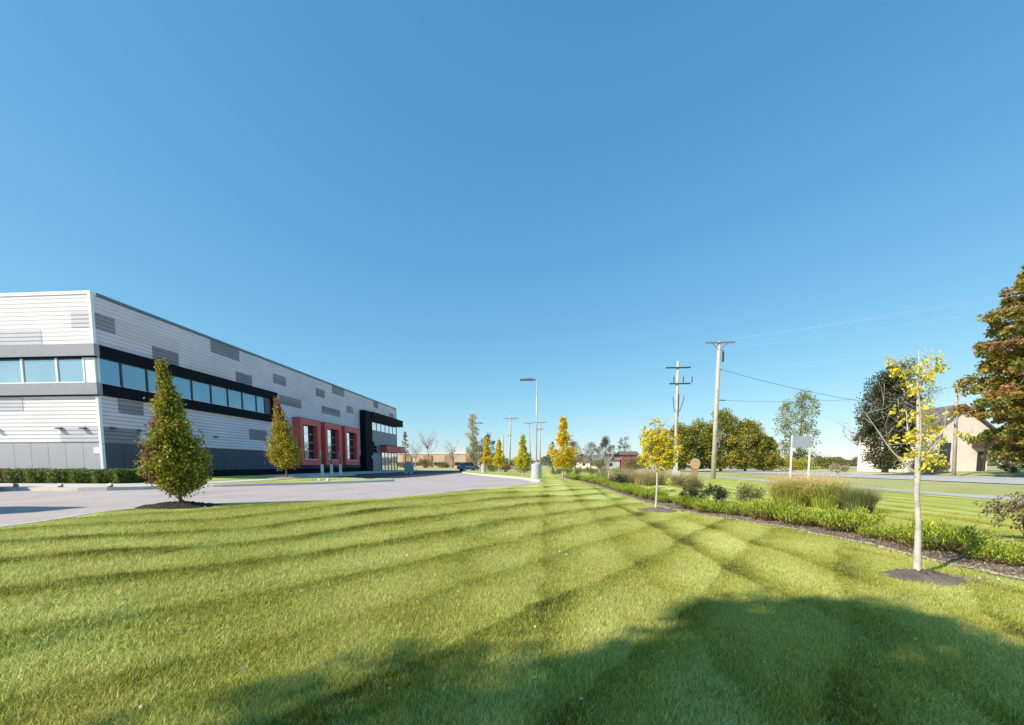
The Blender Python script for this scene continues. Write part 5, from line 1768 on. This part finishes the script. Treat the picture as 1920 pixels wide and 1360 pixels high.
# big tree at the right frame edge, layered branches
def layered_tree(x, y, z, h, rad, clear, palette, weights, label, seed, leaf, per, tiers):
    r_ = np.random.default_rng(seed)
    t_ = thing('large_autumn_tree', (x, y, z), label, 'tree')
    m_ = MB()
    m_.tube([(x, y, z - .2), (x, y, z + .6), (x + .1, y, z + h * .4), (x, y, z + h * .75), (x, y, z + h * .97)], [.62, .45, .32, .16, .03], 10)
    cen, crad, main = [], [], []
    for i in range(tiers):
        u = (i + .5) / tiers
        zz = z + clear + (h - clear) * u
        env = rad * (min(1, .66 + u * 1.5) * (1 - u ** 3.2) * (1 + .06 * math.sin(i * 2.1)) + .03)
        nb = max(5, int(13 * (1 - u * .6)))
        for k_ in range(nb):
            a = k_ * 2 * math.pi / nb + i * .9 + r_.normal() * .15
            L = env * r_.uniform(.75, 1.15)
            tip = np.array([x + math.cos(a) * L, y + math.sin(a) * L, zz - L * .08 + r_.normal() * .25])
            p0 = np.array([x, y, zz - .1])
            branch_tube(m_, p0, tip, .10 * (1 - .6 * u), .012, r_, .06, 4, 3)
            col = r_.choice(len(palette), p=weights)
            for s in np.linspace(.3, 1.0, 5):
                cen.append(p0 + (tip - p0) * s + r_.normal(size=3) * .18)
                crad.append((.45 + .70 * L / rad) * (1.15 - .45 * s) * r_.uniform(.8, 1.2))
                main.append(col)
    m_.build('trunk', 'bark_brown', t_, True)
    pts, ids = clump_points(np.array(cen), crad, per, r_, .8, .5)
    main = np.array(main)
    pal = np.array(palette)
    N_ = len(pts)
    use = np.where(r_.random(N_) < .7, main[ids], r_.choice(len(palette), N_, p=weights))
    leaf_cloud('crown', pts, leaf, pal[use] * r_.uniform(.7, 1.3, (N_, 1)), t_, 'leaf', .6, seed=seed)
    return t_


layered_tree(59.6, 50.0, 0.3, 32.0, 8.2, 2.2, [(0.23, 0.19, 0.035), (0.17, 0.18, 0.03), (0.29, 0.16, 0.05), (0.10, 0.11, 0.025), (0.25, 0.115, 0.055)], [.28, .27, .2, .15, .1], 'very tall autumn tree with layered brown and green branches at right edge', 130, .42, 120, 34)
# dark tree before the house
round_tree('dark_maple_tree', 50.0, 63.0, 0.5, 15.0, 3.3, 0.6, [(0.035, 0.045, 0.018), (0.055, 0.065, 0.022), (0.075, 0.055, 0.045), (0.09, 0.095, 0.03), (0.11, 0.09, 0.06)], 'dense dark tree with purplish top hiding the house wing', 150, 170, .28, 131, shape='round', weights=[.3, .25, .15, .2, .1], clump_r=1.15)
bush('roadside_shrub', 55.5, 62.5, 0.5, 2.6, 1.6, 2.2, [(0.09, 0.12, 0.03), (0.14, 0.15, 0.05), (0.05, 0.07, 0.02)], 'green bush at the foot of the dark tree by the road', 24, 90, .2, 132)
bush('roadside_shrub', 61.5, 68.5, 0.5, 2.2, 1.4, 1.9, [(0.18, 0.15, 0.06), (0.12, 0.12, 0.04), (0.24, 0.20, 0.09)], 'olive bush in front of the house gable', 20, 80, .18, 133)
bush('roadside_shrub', 66.5, 62, 0.5, 3.0, 1.2, 1.3, [(0.10, 0.08, 0.05), (0.16, 0.13, 0.07), (0.06, 0.07, 0.03)], 'low dark bush below the large autumn tree', 22, 80, .16, 134)
bush('roadside_shrub', 45.8, 66.5, 0.4, 1.6, 1.4, 1.5, [(0.30, 0.27, 0.18), (0.22, 0.2, 0.11), (0.36, 0.32, 0.24)], 'pale dry bush left of the dark tree', 18, 70, .16, 135)
round_tree('pale_tree', 71.5, 86, 0.6, 21.5, 4.2, 9.0, [(0.30, 0.36, 0.28), (0.24, 0.30, 0.22), (0.36, 0.40, 0.32)], 'pale airy tree above the house roof behind the grey pole', 26, 60, .42, 136, clump_r=1.2, gap=.8)
round_tree('pale_tree', 66.3, 110, 0.4, 18.8, 6.0, 2.0, [(0.20, 0.24, 0.12), (0.26, 0.29, 0.17), (0.15, 0.19, 0.10), (0.20, 0.16, 0.06)], 'pale green tree standing behind the two post road sign', 60, 100, .45, 137, shape='round', clump_r=1.6, weights=[.35, .3, .2, .15])
round_tree('pale_tree', 56.0, 125, 0.3, 13.5, 3.6, 3.5, [(0.30, 0.30, 0.28), (0.36, 0.34, 0.32), (0.22, 0.24, 0.20)], 'pale greyish thin tree right of the big olive trees', 26, 55, .36, 138, clump_r=1.0, gap=.7)
for (x, y, h, rd, lab, sd, sh) in [(30.0, 92, 9.6, 3.4, 'olive tree, leftmost of the thicket behind the tall utility poles', 141, 'round'), (35.0, 95, 10.6, 4.2, 'olive tree, second from left in the thicket behind the poles', 142, 'round'), (40.0, 94, 12.6, 4.6, 'tallest olive tree in the thicket, behind the pale pole', 143, 'round'),
                                   (44.8, 93, 10.4, 4.2, 'dark olive tree right of the pale pole in the thicket', 144, 'round'), (48.4, 92, 7.2, 3.0, 'small olive tree, rightmost of the thicket behind the poles', 145, 'round')]:
    round_tree('olive_tree', x, y, 0.2, h, rd, 0.6, OL, lab, 110, 130, .36, sd, shape=sh, clump_r=rd * .3, group='olive trees in the thicket behind the poles')
for (x, y, rx, h, lab, sd, pal) in [(54, 100, 4, 3.2, 'tan green bush, first right of the olive thicket', 151, OL), (62, 104, 5, 3.6, 'yellow green bush behind the road sign posts', 152, YGR), (71, 106, 5, 3.4, 'olive bush between the road sign and the bare tree', 153, OL), (77, 100, 4, 3.2, 'olive bush under the bare tree left of the house', 154, OL), (25, 110, 4, 3.4, 'dry tan bush left of the olive thicket', 155, [(0.30, 0.24, 0.13), (0.24, 0.2, 0.09), (0.2, 0.19, 0.07)])]:
    pal_ = [tuple(c * .75 for c in q) for q in pal]
    bush('field_bush', x, y, 0.3, rx, 2.2, h, pal_, lab, 34, 80, .3, sd, group='bushes at the field edge beyond the road')
bare_tree('bare_tree', 70.5, 95, 0.4, 12.5, 4.0, 'bare grey tree standing left of the house beyond the road', 160)

# centre background
round_tree('grey_poplar_tree', -25.4, 150, 0.3, 19.6, 2.6, 1.0, [(0.40, 0.37, 0.27), (0.33, 0.32, 0.22), (0.45, 0.42, 0.33), (0.25, 0.26, 0.16)], 'tall slender grey green poplar left of the far lamp post', 70, 80, .34, 161, shape='column', clump_r=1.0)  # poplar leaf colours lightened to stand for haze
round_tree('dark_green_tree', -15.5, 118, 0.3, 9.8, 2.9, 0.5, [(0.045, 0.065, 0.022), (0.08, 0.10, 0.03), (0.12, 0.09, 0.04)], 'dark green tree right behind the far lamp post', 46, 90, .28, 162, clump_r=.9)
round_tree('olive_brown_tree', -20.5, 128, 0.3, 8.6, 4.0, 0.4, [(0.18, 0.15, 0.05), (0.13, 0.13, 0.04), (0.22, 0.17, 0.08)], 'spreading olive brown tree at the foot of the poplar', 46, 90, .3, 163, clump_r=1.2)
for (x, y, h, s, lab, sd) in [(-52.0, 165, 11.5, 4.2, 'bare tree before the tan building, in the middle', 164), (-64.0, 165, 9.5, 3.0, 'bare tree before the tan building, nearest the entrance canopy', 165), (-36.5, 165, 11.0, 4.0, 'bare tree before the tan building, nearest the poplar', 166), (-45.5, 160, 14.5, 4.5, 'tallest bare tree before the tan building', 167)]:
    bare_tree('bare_tree', x, y, 0.3, h, s, lab, sd, group='bare trees before the tan building')
round_tree('pinkish_tree', -56.5, 166, 0.3, 14.5, 1.9, 4.5, [(0.32, 0.19, 0.16), (0.26, 0.16, 0.14), (0.22, 0.20, 0.17)], 'slim pinkish tree before the tan building', 26, 70, .34, 168, clump_r=.8, shape='cone')
for (x, y, rx, h, lab, sd) in [(-60.5, 150, 3.0, 2.8, 'olive bush at the lot end, first right of the entrance canopy', 171), (-52, 150, 3.2, 2.6, 'olive bush at the lot end, second right of the entrance canopy', 172), (-43, 148, 3.4, 4.6, 'large olive bush at the lot end under the tallest bare tree', 173), (-36.5, 148, 2.6, 2.4, 'low olive bush at the lot end near the blue grey car', 174)]:
    bush('lot_end_bush', x, y, 0.3, rx, 2.0, h, [(0.14, 0.13, 0.04), (0.20, 0.16, 0.06), (0.10, 0.10, 0.03)], lab, 26, 80, .28, sd, group='bushes at the lot end')
BR = [(0.26, 0.17, 0.09), (0.20, 0.13, 0.07), (0.30, 0.21, 0.12), (0.12, 0.07, 0.04)]
for (x, y, rx, h, lab, sd) in [(-8.6, 72, 1.9, 1.7, 'brown dry hedge bush behind the far lamp post', 175), (-6.2, 70, 1.6, 1.6, 'brown dry hedge bush in the middle of the brown group', 176), (-3.2, 66, 1.9, 1.75, 'brown dry hedge bush left of the big lamp post', 177)]:
    bush('brown_hedge_bush', x, y, gz(x, y), rx, 1.2, h, BR, lab, 26, 110, .12, sd, group='brown hedge bushes by the drive')
for i in range(7):
    x, y = 2.2 + i * 1.35, 56 - i * 1.2
    bush('green_hedge_bush', x, y, gz(x, y), 1.0, 0.8, 1.15, [(0.14, 0.15, 0.04), (0.19, 0.19, 0.05), (0.08, 0.10, 0.03)], 'olive hedge bush, %s from left in the hedge right of the big lamp' % ORD[i], 14, 100, .10, 180 + i, group='olive hedge bushes behind the lawn')
round_tree('blue_spruce_tree', 2.6, 95, 0.3, 6.4, 1.9, 0.5, [(0.12, 0.15, 0.11), (0.17, 0.19, 0.14), (0.08, 0.10, 0.08)], 'small bluish spruce between the big lamp and the yellow spire tree', 46, 80, .2, 190, shape='cone', clump_r=.6)
round_tree('rusty_tree', 8.0, 110, 0.3, 7.2, 3.4, 0.6, [(0.24, 0.13, 0.05), (0.16, 0.12, 0.04), (0.11, 0.10, 0.03)], 'rusty brown tree behind the yellow spire tree', 40, 80, .28, 191, clump_r=1.1)
round_tree('dark_round_tree', 23.4, 150, 0.2, 11.0, 3.4, 0.8, [(0.06, 0.07, 0.03), (0.09, 0.09, 0.04), (0.13, 0.10, 0.05)], 'round dark tree behind the far houses', 46, 80, .36, 192, clump_r=1.1)
round_tree('grey_olive_tree', 18.6, 155, 0.2, 9.2, 3.0, 1.5, [(0.26, 0.25, 0.20), (0.20, 0.20, 0.14)], 'pale grey olive tree left of the round dark tree', 30, 60, .36, 193, clump_r=1.1, gap=.6)
round_tree('grey_olive_tree', 33.5, 168, 0.2, 12.5, 3.6, 4.0, [(0.10, 0.11, 0.07), (0.14, 0.13, 0.09)], 'dark open tree behind the red building', 26, 60, .36, 194, clump_r=1.0, gap=.6)
bush('field_bush', 20.0, 140, 0.2, 3.4, 2, 4.2, [(0.16, 0.16, 0.05), (0.2, 0.18, 0.07)], 'olive bush left of the far red building', 26, 80, .3, 195, group='bushes at the field edge beyond the road')
bush('field_bush', 37.0, 112, 0.2, 5.0, 2, 2.4, [(0.28, 0.22, 0.12), (0.22, 0.19, 0.09), (0.33, 0.27, 0.15)], 'long dry bush behind the slim yellow tree', 30, 80, .28, 196, group='bushes at the field edge beyond the road')

# far wood on the horizon
rw = np.random.default_rng(200)
N = 30000
ang = rw.uniform(-1.15, 1.15, N)
dist = 420 + 60 * np.sin(ang * 9) + rw.uniform(0, 40, N)
X, Y = np.sin(ang) * dist, np.cos(ang) * dist
Hh = 6.5 + 2.2 * np.sin(ang * 31) + 1.8 * np.sin(ang * 77 + 1) + 1.2 * np.sin(ang * 190)
Z = rw.uniform(0, 1, N) ** 0.8 * Hh + 0.2
leaf_cloud('distant_wood', np.stack([X, Y, Z], 1), 2.2, pick_cols(N, [(0.14, 0.14, 0.07), (0.20, 0.17, 0.09), (0.10, 0.11, 0.06)], rw), None, 'leaf', .8, seed=201)
tag(bpy.data.objects['distant_wood'], 'low wood along the horizon beyond the fields', 'wood', kind='stuff')

# ------------------------------------------------------------------ trees behind the camera, whose shadows lie on the near lawn
SHADE = [(0.07, 0.09, 0.02), (0.10, 0.11, 0.03)]
SX, SY = math.sin(R(SUN_AZ)) / math.tan(R(SUN_EL)), math.cos(R(SUN_AZ)) / math.tan(R(SUN_EL))


def shade_tree(cx, cy, hc, rad, hh, label, seed, n_clump=70, per=80):
    """crown whose middle, at height hc, throws its shadow on the lawn at (cx, cy)"""
    bx, by = cx - SX * hc, cy - SY * hc
    return round_tree('shade_tree', bx, by, gz(bx, by), hc + hh, rad, hc - hh, SHADE, label, n_clump, per, .20, seed, clump_r=rad * .27, group='trees behind the viewpoint that shade the lawn')


shade_tree(1.8, 3.05, 10.5, 1.5, 1.1, 'tree behind the viewpoint throwing the domed shadow on the near lawn', 210, 46, 110)
shade_tree(-0.35, 0.95, 10.5, 2.3, 1.8, 'tree behind the viewpoint shading the bottom middle of the lawn', 211, 60, 130)
shade_tree(6.0, -0.5, 10.5, 1.8, 1.1, 'tree behind the viewpoint shading the bottom right of the lawn', 212, 50, 120)
shade_tree(2.1, 0.8, 10.5, 1.7, 1.1, 'tree behind the viewpoint shading the lawn below the domed shadow', 213, 44, 120)


# ------------------------------------------------------------------ grass blades on the near lawn (one object)
def build_grass():
    r_ = np.random.default_rng(300)
    T, nb, nvar = 0.62, 3000, 4
    V, F, tile, rnd = [], [], [], []
    for k_ in range(nvar):
        n_ = nb
        rr_ = 0.62 * np.sqrt(r_.beta(1.0, 2.0, n_))
        aa_ = r_.uniform(0, 2 * math.pi, n_)
        p = np.stack([rr_ * np.cos(aa_), rr_ * np.sin(aa_), np.zeros(n_)], 1)
        a = r_.uniform(0, 2 * math.pi, n_)
        side = np.stack([np.cos(a), np.sin(a), 0 * a], 1)
        # blades grow in small tufts of like height
        tuft = 0.5 + 0.5 * np.sin(p[:, 0] * 23 + k_) * np.sin(p[:, 1] * 19 + 2 * k_)
        h = 0.045 * r_.uniform(0.5, 1.25, n_) * (0.75 + 0.55 * tuft)
        ln = r_.normal(size=(n_, 3)) * 0.026
        ln[:, 2] = 0
        w = r_.uniform(0.0022, 0.0050, n_)[:, None]
        base = len(V) and sum(len(q) for q in V)
        a0 = p - side * w
        b0 = p + side * w
        tip = p + ln + np.array([0, 0, 1]) * h[:, None]
        V.append(np.stack([a0, b0, tip], 1).reshape(-1, 3))
        F.append(np.arange(3 * n_).reshape(-1, 3) + k_ * 3 * n_)
        tile.append(np.full(3 * n_, k_))
        rnd.append(np.repeat(r_.random(n_), 3))
    V = np.concatenate(V)
    F = np.concatenate(F)
    # tile centres inside the viewed wedge of the lawn
    step = 0.36
    gx, gy = np.meshgrid(np.arange(-12, 13, step), np.arange(0.6, 17, step))
    c = np.stack([gx.ravel(), gy.ravel()], 1) + r_.uniform(-0.17, 0.17, (gx.size, 2))
    psi = R(4.1265)
    xr = c[:, 0] * math.cos(psi) + c[:, 1] * math.sin(psi)
    yr = -c[:, 0] * math.sin(psi) + c[:, 1] * math.cos(psi)
    ok = (np.abs(xr) < yr * 1.42 + 1.0) & (yr > 1.3)
    ok &= ~inside(c[:, 0], c[:, 1], LOT_POLY) & (seg_dist(c[:, 0], c[:, 1], [tuple(q) for q in LOT_EDGE]) > 0.46)
    bedp = [tuple(q) for q in BED] + [tuple(q) for q in BEDo[::-1]]
    ok &= ~inside(c[:, 0], c[:, 1], bedp) & (seg_dist(c[:, 0], c[:, 1], [tuple(q) for q in BED]) > 0.52)
    ok &= seg_dist(c[:, 0], c[:, 1], [tuple(q) for q in BEDo]) > 0.3
    for (mx_, my_, rr) in ((T1[0], T1[1], 1.15), (T3[0], T3[1] - .1, 0.72), (T4[0], T4[1], 0.9)):
        ok &= np.hypot(c[:, 0] - mx_, c[:, 1] - my_) > rr
    c = c[ok]
    zc = ground_z(c[:, 0], c[:, 1])
    npt = len(c)
    allv = np.concatenate([V, np.stack([c[:, 0], c[:, 1], zc - 0.004], 1)])
    me = bpy.data.meshes.new('lawn_grass')
    me.from_pydata(allv.tolist(), [], F.tolist())
    at = me.attributes.new('tile', 'INT', 'POINT')
    at.data.foreach_set('value', np.concatenate(tile + [np.full(npt, 9)]).astype(np.int32))
    at = me.attributes.new('rnd', 'FLOAT', 'POINT')
    at.data.foreach_set('value', np.concatenate(rnd + [np.zeros(npt)]).astype(np.float32))
    at = me.attributes.new('pick', 'INT', 'POINT')
    at.data.foreach_set('value', np.concatenate([np.zeros(len(V)), r_.integers(0, nvar, npt)]).astype(np.int32))
    at = me.attributes.new('turn', 'FLOAT', 'POINT')
    at.data.foreach_set('value', np.concatenate([np.zeros(len(V)), r_.uniform(0, 2 * math.pi, npt)]).astype(np.float32))
    me.materials.append(MATS['grass_blade'])
    o = link('lawn_grass', me)
    tag(o, 'short mown grass of the near lawn', 'grass', kind='stuff')
    ng = bpy.data.node_groups.new('grass_scatter', 'GeometryNodeTree')
    ng.interface.new_socket('Geometry', in_out='INPUT', socket_type='NodeSocketGeometry')
    ng.interface.new_socket('Geometry', in_out='OUTPUT', socket_type='NodeSocketGeometry')
    nd, lk = ng.nodes, ng.links
    gi, go = nd.new('NodeGroupInput'), nd.new('NodeGroupOutput')

    def attr(name, typ):
        q = nd.new('GeometryNodeInputNamedAttribute')
        q.data_type = typ
        q.inputs[0].default_value = name
        return q.outputs[0]

    def equal(a, val):
        q = nd.new('FunctionNodeCompare')
        q.data_type = 'INT'
        q.operation = 'EQUAL'
        ins = [s for s in q.inputs if s.type == 'INT']
        lk.new(a, ins[0])
        ins[1].default_value = val
        return q.outputs[0]

    def separate(geo, sel):
        q = nd.new('GeometryNodeSeparateGeometry')
        q.domain = 'POINT'
        lk.new(geo, q.inputs[0])
        lk.new(sel, q.inputs[1])
        return q.outputs[0]
    tl = attr('tile', 'INT')
    pts = separate(gi.outputs[0], equal(tl, 9))
    join = nd.new('GeometryNodeJoinGeometry')
    for k_ in range(nvar):
        tg = separate(gi.outputs[0], equal(tl, k_))
        iop = nd.new('GeometryNodeInstanceOnPoints')
        lk.new(pts, iop.inputs['Points'])
        lk.new(equal(attr('pick', 'INT'), k_), iop.inputs['Selection'])
        lk.new(tg, iop.inputs['Instance'])
        cx = nd.new('ShaderNodeCombineXYZ')
        lk.new(attr('turn', 'FLOAT'), cx.inputs[2])
        lk.new(cx.outputs[0], iop.inputs['Rotation'])
        lk.new(iop.outputs[0], join.inputs[0])
    lk.new(join.outputs[0], go.inputs[0])
    md = o.modifiers.new('scatter', 'NODES')
    md.node_group = ng


build_grass()
rf_ = np.random.default_rng(330)
N = 420
fx, fy = rf_.uniform(-9, 7, N), 1.5 + 15 * rf_.uniform(0, 1, N) ** 1.3
kk = ~inside(fx, fy, LOT_POLY) & (seg_dist(fx, fy, [tuple(q) for q in LOT_EDGE]) > 0.3) & ~inside(fx, fy, [tuple(q) for q in BED] + [tuple(q) for q in BEDo[::-1]])
fx, fy = fx[kk], fy[kk]
lv = leaf_cloud('fallen_leaves', np.stack([fx, fy, ground_z(fx, fy) + 0.045], 1), 0.04, pick_cols(len(fx), [(0.52, 0.44, 0.22), (0.40, 0.25, 0.10), (0.54, 0.50, 0.36), (0.30, 0.18, 0.08)], rf_), None, 'leaf', 0.7, seed=331)
tag(lv, 'small fallen leaves and pale clover heads scattered on the lawn', 'leaves', kind='stuff')
